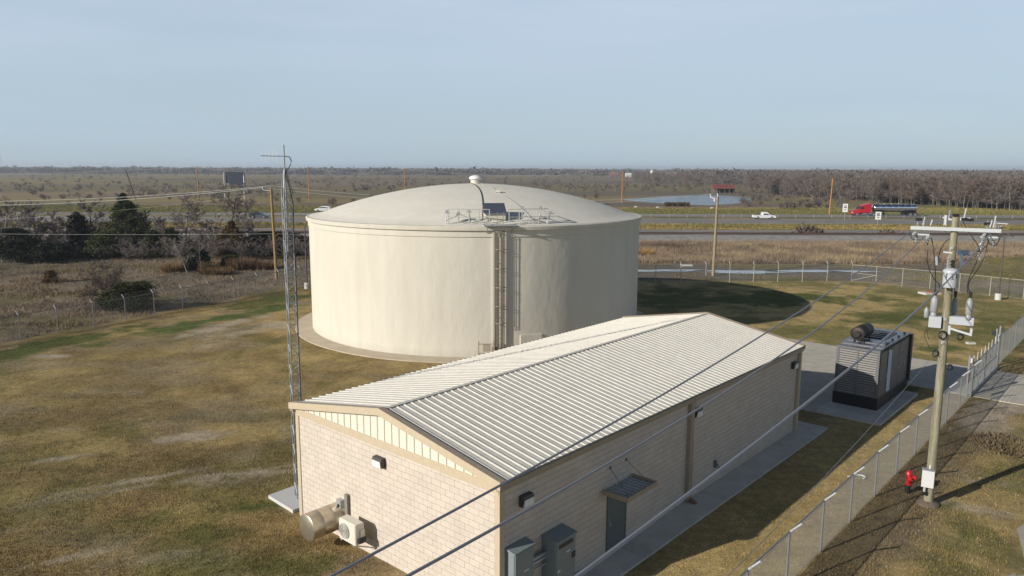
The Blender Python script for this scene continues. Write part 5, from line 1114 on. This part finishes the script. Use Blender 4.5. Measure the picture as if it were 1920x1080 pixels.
n = 60000; X = RNG.uniform(10, 90, n); Y = RNG.uniform(87.5, 104, n); k = (RNG.random(n) < sst(.4,.65,fbm(X,Y,3,37))) & (abs(Y-96.5) > 2.5); P = np.stack([X[k], Y[k]], 1)
blades('lane_grass', 'patchy short grass along the muddy lane behind the back fence', 'grass', P, .06, .2, .05, MGR, tint)
n = 60000; X = RNG.uniform(-160, 170, n); Y = RNG.uniform(162.5, 180.5, n); P = np.stack([X, Y], 1); blades('median_grass', 'dry grass of the strip between the two nearer roads', 'grass', P, .12, .35, .12, MGR, tint)
n = 100000; X = RNG.uniform(-230, 190, n); Y = RNG.uniform(219, 262, n); P = np.stack([X, Y], 1); blades('verge_grass', 'green and dry grass of the verge beyond the highway', 'grass', P, .1, .3, .16, MGR, tint)
for i, (u, v, hh, rr, cnt, lab) in enumerate(((322,511,1.2,1.1,900,'orange straw clump left of the leaning dead trunk'),(392,510,1.5,.8,900,'straw clump at the foot of the pale thin tree'),(455,506,1.6,1.6,1500,'wide red brown grass clump below the brown cedar'),(490,505,1.1,1.6,1200,'dry red brown clump left of the yellowish pole'),(405,515,1.0,1.8,1200,'dry brown clump right of the pale thin tree'),(1202,480,1.3,1.6,900,'yellow straw clump at the right edge of the tank'),(1890,832,.22,1.5,900,'dark withered weeds hanging over the roadside ditch'))):
    p = at(u, v); a = RNG.random(cnt)*2*PI; r_ = rr*np.sqrt(RNG.random(cnt)); X = p.x+r_*np.cos(a); Y = p.y+r_*np.sin(a); z = gheight(X, Y)
    h_ = hh*RNG.uniform(.5, 1.1, cnt); wd = .035; az = RNG.random(cnt)*2*PI; lx_ = (X-p.x)*.45*hh/rr+RNG.normal(0,.12,cnt); ly_ = (Y-p.y)*.45*hh/rr+RNG.normal(0,.12,cnt)
    V = np.stack([np.stack([X-np.cos(az)*wd,Y-np.sin(az)*wd,z],1), np.stack([X+np.cos(az)*wd,Y+np.sin(az)*wd,z],1), np.stack([X+lx_,Y+ly_,z+h_],1)], 1).reshape(-1,3)-[p.x,p.y,0]
    cc = np.array([[.25,.17,.085],[.25,.18,.10],[.17,.115,.075],[.17,.10,.06],[.16,.11,.06],[.34,.23,.09],[.15,.115,.075],[.14,.10,.06]])[i]
    o = npmesh('grass_clump', V, np.arange(3*cnt).reshape(-1,3), DRY, col=np.tile(cc,(3*cnt,1))); o.location = (p.x,p.y,0); tag(o, lab, 'grass clump', 'dry grass clumps')

# ---- bare wood on the right, beyond the pond
edge = [at(u, v) for u, v in ((1405,362),(1450,366),(1500,369),(1550,373),(1600,377),(1650,381),(1700,384),(1750,387),(1800,390),(1860,393),(1930,396),(2010,399))]
VAR = []
for i in range(5):
    sg_ = branch_segs(60+i, 10.6, spread=.60, n1=12, trunkr=.13, fine=3, first=.2, up=.42); V1_, F1_ = segs_np([s for s in sg_ if s[4] <= 1], .05); V2_, F2_ = segs_np([s for s in sg_ if s[4] > 1], .040)
    a_ = npmesh('trunk', V1_, F1_, [BARK,BARKP,BARK,BARK,BARKP][i]); b_ = npmesh('crown', V2_, F2_, [TWIG,TWIG,TWR,TWIG,TWR][i]); VAR.append((a_.data, b_.data)); bpy.data.objects.remove(a_); bpy.data.objects.remove(b_)
def wood_tree(x, y, sc, v, label, group, nm='bare_tree'):
    e_ = empty(nm, (x, y, 0), random.uniform(0, 6.28), label, 'tree', group)
    for nm_, me in zip(('trunk', 'crown'), VAR[v]): o = bpy.data.objects.new(nm_, me); COL.objects.link(o); o.parent = e_; o.scale = (sc*random.uniform(.95,1.15), sc, sc)
def edgept(t_): i = min(int(t_), len(edge)-2); return edge[i].lerp(edge[i+1], t_-i)
R_ = random.Random(9)
for i in range(150):
    t_ = R_.uniform(0, len(edge)-1.001); e0 = edgept(t_); dep = [1.5, 6, 12][i % 3]+R_.uniform(-2.5, 2.5); wood_tree(e0.x+dep*.3+R_.uniform(-2,2), e0.y+dep, R_.uniform(.72, 1.02), R_.randrange(5), 'bare brown tree in the front rows of the wood behind the highway', 'bare trees at the edge of the wood')
# the wood behind: one mass of many leafless crowns
LOD = []
for i in range(4):
    sg_ = branch_segs(80+i, 10.8, spread=.58, n1=12, trunkr=.14, fine=2, first=.25, up=.42); LOD.append(segs_np(sg_, .085))
VV, FF, off = [], [], 0; G_ = np.random.default_rng(8)
def wood(n, pick, smin, smax):
    global off
    for i in range(n):
        x, y = pick(); V, F_ = LOD[i % 4]; s_ = G_.uniform(smin, smax); a = G_.random()*6.28; c_, s2 = math.cos(a)*s_, math.sin(a)*s_
        W = V.copy(); W[:, 0], W[:, 1] = V[:, 0]*c_-V[:, 1]*s2+x, V[:, 0]*s2+V[:, 1]*c_+y; W[:, 2] *= s_; VV.append(W.astype(np.float32)); FF.append(F_+off); off += len(V)
def pick_r():
    e0 = edgept(G_.uniform(0, len(edge)-1.001)); dep = 14+150*G_.random()**1.6; return e0.x+dep*.45+G_.uniform(-3,3), e0.y+dep
wood(1000, pick_r, .78, 1.05)
def pick_m(): y = 560+450*G_.random(); return y*G_.uniform(.16,.31), y
wood(260, pick_m, .6, 1.0)
tag(npmesh('wood', np.concatenate(VV), np.concatenate(FF), TWIG), 'deep leafless wood filling the right background behind its edge trees', 'wood', kind='stuff')
# trees near the pond and barn
for u, vb, vt, lab, sc in ((1282,358,326,'bare tree on the far pond bank left of the barn',1),(1300,357,330,'round bare tree on the far pond bank beside the barn',1),(1273,357,335,'slim bare tree left on the far pond bank',1),(1585,404,360,'bare tree behind the left white roadside sign',1),(1382,366,345,'low bare tree right of the barn',1),(1000,352,338,'bare tree on the dry field behind the dome',1),(413+5,377,350,'small bare tree left of the yellowish pole top far in the field',1),(497,367,346,'bare shrub casting a dark shadow far behind the yellowish pole',1),(1440,382,358,'bare tree on the grassy slope right of the pond',1),(1490,384,360,'bare tree on the slope between pond and orange pole',1)):
    p = at(u, vb); h = max(2.5, topz(u, vt, p)); wood_tree(p.x, p.y, h/10.5, (u*7) % 5, lab, None)
# scrub bushes on the far field
SHR = []
for i in range(4):
    sg_ = branch_segs(100+i, 10.0, spread=.6, n1=8, trunkr=.35, stems=4, fine=2, first=.1, up=.45); V_, F_ = segs_np(sg_, .13); o = npmesh('bare_shrub', V_, F_, [TWIG,TWR,TWIG,BARK][i]); SHR.append(o.data); bpy.data.objects.remove(o)
def pondfree(x, y): return not (40 < x < 115 and 255 < y < 400)
def leftof_wood(x, y): e0 = edge[0]; return x < e0.x-20+(y-e0.y)*.2 if y > 340 else x < 100
cnt = 0
while cnt < 170:
    y = 258+420*R_.random()**1.4; x = R_.uniform(-.72, .42)*y
    if not pondfree(x, y) or not leftof_wood(x, y): continue
    o = bpy.data.objects.new('bare_shrub', R_.choice(SHR)); COL.objects.link(o); s_ = R_.uniform(.10, .27); o.scale = (s_*1.3, s_*1.3, s_); o.location = (x, y, 0); o.rotation_euler = (0,0,R_.uniform(0,6)); cnt += 1
    tag(o, 'small leafless shrub on the dry field beyond the highway', 'shrub', 'leafless shrubs over the far field')
# slope scrub right of the pond
for i in range(60):
    p = at(R_.uniform(1375, 1575), R_.uniform(368, 392)); o = bpy.data.objects.new('bare_shrub', R_.choice(SHR)); COL.objects.link(o); s_ = R_.uniform(.1, .26); o.scale = (s_*1.2, s_*1.2, s_); o.location = (p.x, p.y, 0); tag(o, 'thin leafless shrub on the grassy slope between the pond and the wood', 'shrub', 'leafless shrubs on the slope by the pond')
SV, SF, so_ = [], [], 0
sl_ = [segs_np(branch_segs(120+i, 10.0, spread=.6, n1=6, trunkr=.4, stems=3, fine=1, first=.1, up=.45), .28) for i in range(3)]
for i in range(1500):
    y = 330+2000*G_.random()**1.7; x = G_.uniform(-.75, .60)*y
    if not pondfree(x, y) or fbm(np.array([x*.5]), np.array([y]), 90, 51)[0] < .42: continue
    V, F_ = sl_[i % 3]; s_ = G_.uniform(.12, .34)*(1+y/3500); SV.append(V*[s_*1.7,s_*1.7,s_]+[x,y,0]); SF.append(F_+so_); so_ += len(V)
tag(npmesh('scrub', np.concatenate(SV), np.concatenate(SF), TWIG), 'hazy belt of leafless scrub covering the far field to the horizon', 'scrub', kind='stuff')
# leafy clumps for distant trees: clouds of small faces
def crowns(name, items, m_, label, cat, nleaf=60, kind='stuff', parent=None, ctr=(0,0,0)):
    it = np.array(items, float); n = len(it); D_ = G_.normal(0, 1, (n, nleaf, 3)); D_ /= np.linalg.norm(D_, axis=2)[..., None]; rr = G_.random((n, nleaf, 1))**.45
    P_ = it[:, None, :3]+D_*rr*it[:, None, 3:6]; s_ = it[:, 3:6].mean(1)[:, None, None]*.24*G_.uniform(.6,1.4,(n,nleaf,1)); d1 = np.clip(G_.normal(0,1,P_.shape),-1.3,1.3); d2 = np.clip(G_.normal(0,1,P_.shape),-1.3,1.3)
    V = np.stack([P_-d1*s_*.5, P_+d1*s_*.5, P_+d2*s_], 2).reshape(-1, 3)-np.array(ctr); k = len(V)//3; o = npmesh(name, V, np.arange(3*k).reshape(-1,3), m_, parent=parent); 
    return tag(o, label, cat, kind=kind) if label else o
FARM = leafmat('far_wood', (.10,.085,.078,1), (.16,.135,.12,1)); FARE = leafmat('far_evergreen', (.018,.026,.012,1), (.045,.055,.025,1))
it = []
for i in range(5200):
    y = 1500+3800*G_.random()**1.3; x = G_.uniform(-.85, .85)*y; s_ = G_.uniform(.8, 1.5); rt = max(0, (x/y+.05))
    if fbm(np.array([x*.4]), np.array([y]), 260, 61)[0] < .40 and y < 2600: continue
    it.append((x, y, 4.2*s_, 11*s_, 9*s_, 5.6*s_))
for i in range(1600):
    y = 620+1100*G_.random(); x = y*G_.uniform(.24, .85); s_ = G_.uniform(.8, 1.2); it.append((x, y, 5.2*s_, 5.5*s_, 5.5*s_, 6.0*s_))
for i in range(0):
    y = 560+500*G_.random(); x = y*G_.uniform(.16,.30); s_ = G_.uniform(.6, 1.0); it.append((x, y, 3.6*s_, 5*s_, 5*s_, 4.5*s_))
crowns('far_wood', it, FARM, 'dark leafless tree line along the whole horizon', 'tree line', 80)

# ================================================================ FAR BUILDINGS, BILLBOARD, SIGNS
def far_tree(u, vb, vt, w_, m_, label):
    p = at(u, vb); h = topz(u, vt, p); e_ = empty('distant_tree', (p.x,p.y,0), 0, label, 'tree', 'distant trees at the farm on the left horizon')
    MB().tube((0,0,0),(0,0,h*.6),w_*.06,n=6).build('trunk', BARK, e_)
    its = [(G_.uniform(-.6,.6)*w_/2, G_.uniform(-.5,.5)*w_/2, h*G_.uniform(.35,.72), w_*.28, w_*.28, h*.26) for _ in range(9)]; crowns('crown', its, m_, None, None, 90, parent=e_)
for u, vb, vt, w_, m_, lab in ((250,319,309.5,34,FARE,'dark green tree on the left horizon left of the pale house'),(303,318,309,26,FARE,'dark green tree on the left horizon right of the pale house'),(265,319,311,22,FARE,'small dark green tree touching the pale house'),(28,317,308,34,FARM,'grey tree standing alone at the far left of the horizon'),(196,319,310.5,30,FARM,'brown tree beside the barn with the steep roof'),(15,317,311,24,FARM,'low grey tree left of the lone horizon tree')):
    far_tree(u, vb, vt, w_, m_, lab)
def house(u, vb, wm, hm, dm, rh, mw, mr_, label, rz=0, cat='house', nm='farmhouse', open_=False):
    p = at(u, vb); e_ = empty(nm, (p.x,p.y,0), rz, label, cat)
    w_ = MB()
    if open_:
        for x in np.linspace(-wm/2+.2, wm/2-.2, 5): w_.box(x-.15,x+.15,-dm/2,-dm/2+.3,0,hm)
        w_.box(-wm/2,wm/2,dm/2-.3,dm/2,0,hm); w_.box(wm/2-.3,wm/2,-dm/2,dm/2,0,hm); w_.box(-wm/2,-wm/2+1.8,-dm/2,dm/2,0,hm*1.25)
    else: w_.box(-wm/2,wm/2,-dm/2,dm/2,0,hm)
    w_.build('wall', mw, e_)
    r_ = MB(); r_.add([(-wm/2-.5,-dm/2-.6,hm-.1),(wm/2+.5,-dm/2-.6,hm-.1),(wm/2+.5,0,hm+rh),(-wm/2-.5,0,hm+rh),(-wm/2-.5,dm/2+.6,hm-.1),(wm/2+.5,dm/2+.6,hm-.1)], [(0,1,2,3),(3,2,5,4),(0,3,4),(1,5,2)]); r_.build('roof', mr_, e_)
    if not open_:
        for i in range(3): x = -wm/3+i*wm/3; MB().box(x-.7,x+.7,-dm/2-.06,-dm/2-.002,.9,2.3).build('window', GBK, e_)
    return e_
RB = mat('barn_red_roof', (.17,.05,.04,1), .75, .25, .3, col2=(.17,.05,.04,1)); RBW = mat('barn_grey_wall', (.16,.13,.11,1), .9, .2, .6); CRW = mat('house_cream', (.42,.38,.32,1), .8, .1, .5); GRR = mat('roof_grey', (.30,.28,.27,1), .7, .1, .5); RDW = mat('house_red', (.24,.09,.07,1), .8, .1, .5); WHW = mat('house_white', (.62,.62,.60,1), .7, .05, .5)
house(1355, 361, 11.5, 2.3, 8, 2.3, RBW, RB, 'open fronted barn with rusty red roof beyond the pond', 0, 'barn', 'barn', open_=True)
house(288, 318.5, 30, 3, 12, 4, CRW, GRR, 'long pale house between two dark trees on the left horizon'); house(211, 319, 15, 3, 14, 9, RBW, mat('roof_pale', (.38,.36,.37,1),.6,.1,.5), 'barn with steep pale roof on the left horizon', 0, 'barn', 'barn'); house(196, 320, 12, 4, 8, 3, RDW, RDW, 'small red house left of the steep roofed barn')
house(1178, 332, 9, 4, 7, 2.5, WHW, WHW, 'small white house far behind the pond pole'); house(1258, 332, 16, 4, 9, 4, CRW, GRR, 'grey roofed house far behind the pond trees'); house(1150, 333, 12, 4, 8, 3, RBW, RDW, 'low brown house far left of the pond pole'); house(1228, 334, 8, 2.5, 6, 2, WHW, WHW, 'low white shed under the white silo')
p = at(1222, 333); sl_o = MB().lathe([(2.6,0),(2.6,9),(2.2,10.4),(1,11.4),(.1,11.7)], 18).build('silo', WHW); sl_o.location = (p.x,p.y,0); tag(sl_o, 'white silo on the horizon right of the pond pole', 'silo')
for i, (u, vt) in enumerate(((4,290),(24,301),(50,303),(134,300),(199,297))):
    p = at(u, 317.8); h = topz(u, vt, p); o = MB().tube((0,0,0),(0,0,h),1.0,.5,n=4).build('antenna_mast', mat('far_mast_grey', (.25,.26,.28,1), .7, .05, 1)); o.location = (p.x,p.y,0); tag(o, ['very thin mast at the far left frame edge on the horizon','thin mast just right of the leftmost mast','thin mast right of the lone horizon tree','thin mast midway to the red house','thin mast above the small red house'][i], 'mast', 'thin masts on the left horizon')
# billboard seen from behind
p = at(443, 378.5); bbz = lambda v: topz(443, v, p); s_ = math.hypot(p.x,p.y)/FOC*.99
BB = empty('billboard', (p.x,p.y,0), 0, 'billboard seen from behind on pale posts beyond the highway', 'billboard')
zt, zb = bbz(322), bbz(346.5); BBP = mat('billboard_back', (.022,.032,.052,1), .8, .06, .8); PST = mat('billboard_post', (.34,.33,.31,1), .7, .1, .6)
MB().box(-10*s_, 14.5*s_, -.15, .15, zb, zt).build('panel', BBP, BB)
m_ = MB(); 
for x0, x1 in ((-17,-13.5),(-12.7,-10.7)): m_.box(x0*s_, x1*s_, .25, .4, zb+.7, zt-.1)
m_.split('side_panel', BBP, BB); MB().box(15*s_,16.4*s_,-.3,.3,bbz(343),bbz(329)).build('light_panel', WHW, BB)
for x, zt_ in ((-19.5,zt-.2),(14.8,zb)): MB().box(x*s_-.2,x*s_+.2,-.2,.2,-.1,zt_).build('post', PST, BB)
MB().box(17.0*s_,17.6*s_,-.2,.2,zb-.8,zt-.2).build('post', BBP, BB)
m_ = MB(); m_.box(-18*s_,20*s_,-1.0,-.2,zb-.45,zb-.3)
for x in (-8,0,6,12): m_.bar((x*s_,-.2,zb-.2),((x+2)*s_,-.5,zb-2.2),.18)
m_.build('catwalk', GBK, BB)
# roadside signs
for u, vb, vt, wpx, hpx, lab in ((1583,414,382,8,14,'white rectangular road sign on a post left of the tanker'),(1645,425,397,9,13,'white rectangular road sign in front of the tanker trailer')):
    p = at(u, vb); s_ = math.hypot(p.x,p.y)/FOC; e_ = empty('road_sign', (p.x,p.y,0), -.25, lab, 'road sign', 'white road signs along the highway'); h = topz(u, vt, p)
    MB().tube((0,0,0),(0,0,h-.2),.05,n=6).build('post', ALU, e_); b_ = MB().box(-wpx*s_/2,wpx*s_/2,-.08,-.055,h-hpx*s_,h).build('sign_panel', WHW, e_)
    m_ = MB()
    for zz, ww in ((.68,.5),(.50,.6),(.22,.3)): m_.box(-wpx*s_*ww/2,wpx*s_*ww/2,-.095,-.082,h-hpx*s_*(1-zz),h-hpx*s_*(1-zz)+.22)
    m_.build('sign_marks', GBK, b_)
# cable barrier between service road and highway
CBR = empty('cable_barrier', (0,203,0), 0, 'low cable barrier with white posts between the highway and the service road', 'barrier')
pr = MB().box(-.035,.035,-.03,.03,-.1,.95).build('post', mat('barrier_post', (.40,.39,.36,1), .6, .1, 4), CBR); pr.location = (-80,0,0)
for i in range(1,58): o = pr.copy(); COL.objects.link(o); o.parent = CBR; o.location = (-80+i*4.9,0,0)
m_ = MB()
for z in (.5,.75,.95): m_.box(-80,205,-.02,.02,z-.02,z+.02)
m_.build('cable', ALU, CBR)
# far dry wire fence line beyond the green verge
# brush piles by the near road
def pile(u, v, rx, ry, h, cnt, seed, label):
    p = at(u, v); R2 = random.Random(seed); mb = MB()
    for i in range(cnt):
        a = R2.uniform(0, 6.28); r_ = math.sqrt(R2.random()); x, y = rx*r_*math.cos(a), ry*r_*math.sin(a); z = h*(1-r_**2)*R2.random(); d = Vector((R2.uniform(-1,1),R2.uniform(-1,1),R2.uniform(-.1,.7))).normalized()*R2.uniform(.4,1.5); mb.bar((x,y,z),(x+d.x,y+d.y,max(0.05,z+d.z)),R2.uniform(.06,.2),R2.uniform(.06,.25))
    for i in range(cnt//4):
        a = R2.uniform(0, 6.28); r_ = math.sqrt(R2.random()); mb.obox(Matrix.Translation((rx*r_*math.cos(a),ry*r_*math.sin(a),.15+h*.5*(1-r_)))@Matrix.Rotation(R2.uniform(0,3),4,'Z')@Matrix.Rotation(R2.uniform(0,1),4,'X'),R2.uniform(.3,.9),R2.uniform(.2,.7),R2.uniform(.2,.5))
    o = mb.build('debris_pile', mat('debris_wood', (.085,.062,.048,1), .9, .45, 2, col2=(.17,.13,.10,1))); o.location = (p.x,p.y,0); tag(o, label, 'debris pile', 'piles beside the railway')
pile(1516,442,3.6,1.6,2.0,260,3,'larger dark pile of broken timber beside the railway'); pile(1664,443.5,3.0,1.0,.8,120,4,'low dark pile of timber with pale scraps beside the railway'); pile(1655,441,1.6,.5,.5,40,5,'small flat pile left of the low dark pile')
crp = at(1270,387); it = [(crp.x+G_.uniform(-4.2,4.2), crp.y+G_.uniform(-1,1), .8, .7, .7, .8) for _ in range(60)]; crowns('reeds', it, leafmat('reed', (.05,.035,.02,1), (.13,.09,.05,1)), 'dark brown reed bed on the near bank of the pond', 'reeds', 60)
for i, (u, v) in enumerate(((1192,389),(1233,390),(1335,391))):
    p = at(u, v); o = MB().bbox(-.5,.5,-.3,.3,0,.45,.1).build('stone', LIDC); o.location = (p.x,p.y,0); tag(o, ['white stone nearest the pond pole on the dry verge','white stone left of the reed bed','white stone right of the reed bed'][i], 'stone', 'white stones on the far verge')
# little pale rocks / rubbish in the yard edges
SR = MB()
R2 = random.Random(4)
for i in range(260):
    b_ = -7.3-2.7*R2.random(); a_ = R2.uniform(2, 33); x, y = site(a_, b_); s_ = R2.uniform(.008,.022); SR.obox(Matrix.Translation((x,y,s_*.3))@Matrix.Rotation(R2.uniform(0,3),4,'Z'),s_*2,s_*1.3,s_)
for i in range(160):
    p = at(R2.uniform(80,560), R2.uniform(640,1075)); s_ = R2.uniform(.008,.022); SR.obox(Matrix.Translation((p.x,p.y,s_*.3))@Matrix.Rotation(R2.uniform(0,3),4,'Z'),s_*2,s_*1.3,s_)
tag(SR.build('pebbles', mat('pale_pebble', (.42,.38,.31,1), .9, .2, 3)), 'scattered pale pebbles on the verge and yard', 'pebbles', kind='stuff')

# ================================================================ VEHICLES
GLS = mat('car_glass', (.02,.025,.03,1), .08, .05, 3, spec=.8); TYR = mat('tyre', (.02,.02,.02,1), .8, .1, 5); RIM = mat('rim', (.38,.38,.39,1), .35, .1, 5, metal=.6); LMP = mat('lamp_clear', (.75,.75,.72,1), .2, .03, 4); CHR = mat('polished_tank', (.72,.74,.77,1), .16, .05, .5, metal=1.0)
def wheel(par, x, y, r, w_):
    t_ = MB().lathe([(r*.55,-w_/2),(r*.95,-w_/2),(r,-w_*.35),(r,w_*.35),(r*.95,w_/2),(r*.55,w_/2)], 20, (0,0,0), 'Y').build('wheel', TYR, par, True); t_.location = (x,y,r)
    MB().lathe([(.05,-w_/2-.012),(r*.58,-w_/2-.004),(r*.58,w_/2+.004),(.05,w_/2+.012)], 16, (0,0,0), 'Y').build('rim', RIM, t_, True)
def car(u, v, rz, paint, label, kind):
    p = at(u, v); e_ = empty({'suv':'parked_car','pickup':'pickup_truck'}.get(kind,'car').replace('parked_',''), (p.x,p.y,.055), rz, label, 'pickup truck' if kind == 'pickup' else 'car')
    if kind == 'pickup':
        L_, Wd = 5.8, 1.95; body = [(-2.9,.5),(-2.9,1.08),(-.55,1.08),(-.55,1.12),(1.05,1.14),(1.3,1.1),(2.55,1.02),(2.85,.92),(2.92,.6),(2.85,.38),(2.3,.36),(-2.3,.38)]
        bo = MB().extr(body, -Wd/2, Wd/2, {8:.06,7:.08,6:.05}); cabp = [(-.62,1.121),(-.50,1.78),(-.2,1.86),(.55,1.86),(.75,1.80),(1.35,1.131)]; gl = [(-.40,1.15),(-.32,1.70),(.62,1.72),(1.12,1.15)]; ws = [(1.36,1.15),(.78,1.78)]; ax = (-1.85,1.85)
    else:
        L_, Wd = 4.7, 1.85; body = [(-2.3,.45),(-2.35,.95),(-2.2,1.05),(1.0,1.05),(2.0,.92),(2.3,.75),(2.35,.5),(2.25,.32),(-2.2,.32)]
        bo = MB().extr(body, -Wd/2, Wd/2, {4:.06,5:.1,6:.06,2:.04}); cabp = [(-2.22,1.052),(-1.95,1.52),(-1.6,1.64),(.1,1.66),(.4,1.60),(1.15,1.052)]; gl = [(-1.95,1.09),(-1.7,1.48),(.25,1.54),(.92,1.09)]; ws = [(1.14,1.07),(.45,1.58)]; ax = (-1.4,1.45)
    BO = bo.build('body', paint, e_)
    tp_ = {i:.18 for i in range(1,len(cabp)-1)}; MB().extr(cabp, -Wd/2+.05, Wd/2-.05, tp_).build('cab_roof', paint, e_)
    for sgn in (-1,1):
        g_ = MB(); ys = [(Wd/2-.042 if z < 1.3 else Wd/2-.225) for x,z in gl]; g_.add([(x,sgn*y,z) for (x,z),y in zip(gl,ys)], [(0,1,2,3)]); g_.add([(x,sgn*(y+.004),z) for (x,z),y in zip(gl,ys)], [(0,1,2,3)]); g_.build('side_window', GLS, e_)
        pl_ = MB().box(.28 if kind != 'pickup' else .2,.34 if kind != 'pickup' else .26,sgn*(Wd/2-.10)-.02,sgn*(Wd/2-.10)+.02,1.1,1.55).build('window_pillar', paint, e_)
        MB().box(2.32 if kind != 'pickup' else 2.86,2.38 if kind != 'pickup' else 2.93,sgn*.62-.16,sgn*.62+.16,.68,.82).build('headlight', LMP, e_); MB().box(-L_/2-.02,-L_/2+.04,sgn*.78-.07,sgn*.78+.07,.7,.98).build('tail_light', MATS['hydrant_red'], e_)
        wz = MB().add([(ws[0][0]+.012,-Wd/2+.1,ws[0][1]),(ws[0][0]+.012,Wd/2-.1,ws[0][1]),(ws[1][0]+.012,Wd/2-.28,ws[1][1]),(ws[1][0]+.012,-Wd/2+.28,ws[1][1])], [(0,1,2,3)])
        for x in ax: wheel(e_, x, sgn*(Wd/2-.10), .39 if kind == 'pickup' else .35, .26)
    wz.build('windscreen', GLS, e_)
    if kind == 'pickup': MB().box(-2.82,-.68,-Wd/2+.1,Wd/2-.1,1.081,1.085).build('load_bed', GBK, e_)
    else: MB().box(-1.9,.1,-.62,-.58,1.66,1.72).build('roof_rack', TYR, e_)
    return e_
car(1432, 411.2, 0, mat('paint_white', (.66,.67,.68,1), .25, .02, 2), 'white pickup truck driving right on the highway', 'pickup')
car(486, 409.4, 0, mat('paint_dark_silver', (.085,.095,.115,1), .25, .05, 2, metal=.3), 'dark silver estate car driving right behind the yellowish pole', 'suv')
car(606, 397.0, PI, MATS['paint_white'], 'white car half hidden behind the left dome edge', 'suv')
# tanker truck, driving left
p = at(1650, 405.4); TK = empty('tanker_truck', (p.x,p.y,.055), PI, 'red tractor pulling a polished tanker trailer on the service road', 'truck')
X0 = 8.6     # nose (local +x is forward)
RDP = mat('paint_red', (.42,.012,.022,1), .3, .03, 2)
cab = MB().extr([(X0-.1,.55),(X0,.75),(X0-.05,1.25),(X0-.35,1.55),(X0-1.9,1.95),(X0-2.75,2.85),(X0-3.7,3.25),(X0-5.3,3.62),(X0-5.3,1.0),(X0-3.3,.95),(X0-2.3,1.0),(X0-1.9,.6)], -1.2, 1.2, {0:.2,1:.22,2:.22,3:.22,4:.05}).build('cab', RDP, TK)
for sgn in (-1,1):
    MB().add([(X0-2.75,sgn*1.21,2.6),(X0-2.15,sgn*1.21,2.05),(X0-3.4,sgn*1.21,2.0),(X0-3.4,sgn*1.21,2.65)], [(0,1,2,3)]).build('side_window', GLS, cab); MB().box(X0-.35,X0-.08,sgn*.92-.16,sgn*.92+.16,.95,1.2).build('headlight', LMP, cab)
    MB().lathe([(.30,-.75),(.32,-.7),(.32,.7),(.30,.75)], 16, (X0-3.55,sgn*1.02,.72), 'X').build('fuel_tank', CHR, TK, True)
    MB().lathe([(.28,-.55),(.30,-.5),(.30,.5),(.28,.55)], 14, (X0-5.2,sgn*1.02,.74), 'X').build('fuel_tank', CHR, TK, True)
    wheel(TK, X0-1.45, sgn*1.02, .52, .30)
    for x in (X0-6.2, X0-7.5, -8.0, -9.3): wheel(TK, x, sgn*.98, .52, .52)
    MB().tube((X0-5.45,sgn*.95,1.0),(X0-5.45,sgn*.95,3.6),.08,n=8).build('exhaust_stack', CHR, TK)
MB().add([(X0-1.92,-1.1,1.99),(X0-1.92,1.1,1.99),(X0-2.74,1.05,2.86),(X0-2.74,-1.05,2.86)], [(0,1,2,3)]).build('windscreen', GLS, cab); MB().box(X0-.02,X0+.03,-.6,.6,.85,1.4).build('radiator_grille', CHR, cab)
MB().box(X0-8.2,X0-2.0,-.45,.45,.75,1.0).build('chassis', GBK, TK)
trl = MB().lathe([(.15,-10.25),(.7,-10.15),(.98,-9.9),(1.03,-9.7)]+sum([[(1.03,x-.06),(1.07,x),(1.03,x+.06)] for x in (-8.2,-6.4,-4.6,-2.8,-1.0,.6)], [])+[(1.03,1.9),(.98,2.1),(.7,2.32),(.15,2.4)], 36, (0,0,2.32), 'X').build('tank_barrel', CHR, TK, True)
tl = MB(); tl.box(-9.9,2.2,-.5,.5,1.22,1.30); tl.box(-10.2,-7.3,-.5,.5,.85,1.2); tl.box(-.6,-.3,-.9,-.7,.15,1.3); tl.box(-.6,-.3,.7,.9,.15,1.3); tl.box(-.9,-.1,-1,1,.55,.75); tl.box(-6.6,-6.3,-1,1,.35,1.2); tl.box(-10.5,-10.3,-1.1,1.1,.5,.7); tl.build('trailer_frame', GBK, TK)
tw = MB(); tw.box(-6,-.5,-.3,.3,3.36,3.41)
for x in (-5,-3,-1): tw.lathe([(.25,3.41),(.25,3.52),(.05,3.56)], 12, (x,0,0))
tw.build('roof_walkway', ALU, trl)
for sgn in (-1,1): MB().extr([(-10.1,1.15),(-9.9,1.32),(-7.4,1.32),(-7.2,1.15)], sgn*1.22-.02 if sgn > 0 else -1.24, sgn*1.22+.02 if sgn > 0 else -.75).build('mudguard', CHR, TK) if sgn < 0 else None

# ================================================================ AIR
hz = MB().box(-7000, 7000, -300, 6500, -2.5, 30).build('haze', None)
m, t, b = newmat('haze_air'); t.nodes.remove(b); pv_ = t.nodes.new('ShaderNodeVolumePrincipled'); pv_.inputs['Color'].default_value = (.80,.88,1,1); pv_.inputs['Density'].default_value = .0002; pv_.inputs['Anisotropy'].default_value = .2
t.links.new(pv_.outputs[0], t.nodes['Material Output'].inputs['Volume']); hz.data.materials.append(m); tag(hz, kind='stuff'); hz['label'] = 'thin pale haze lying over the whole landscape'; hz['category'] = 'haze'
S.cycles.volume_bounces = 0
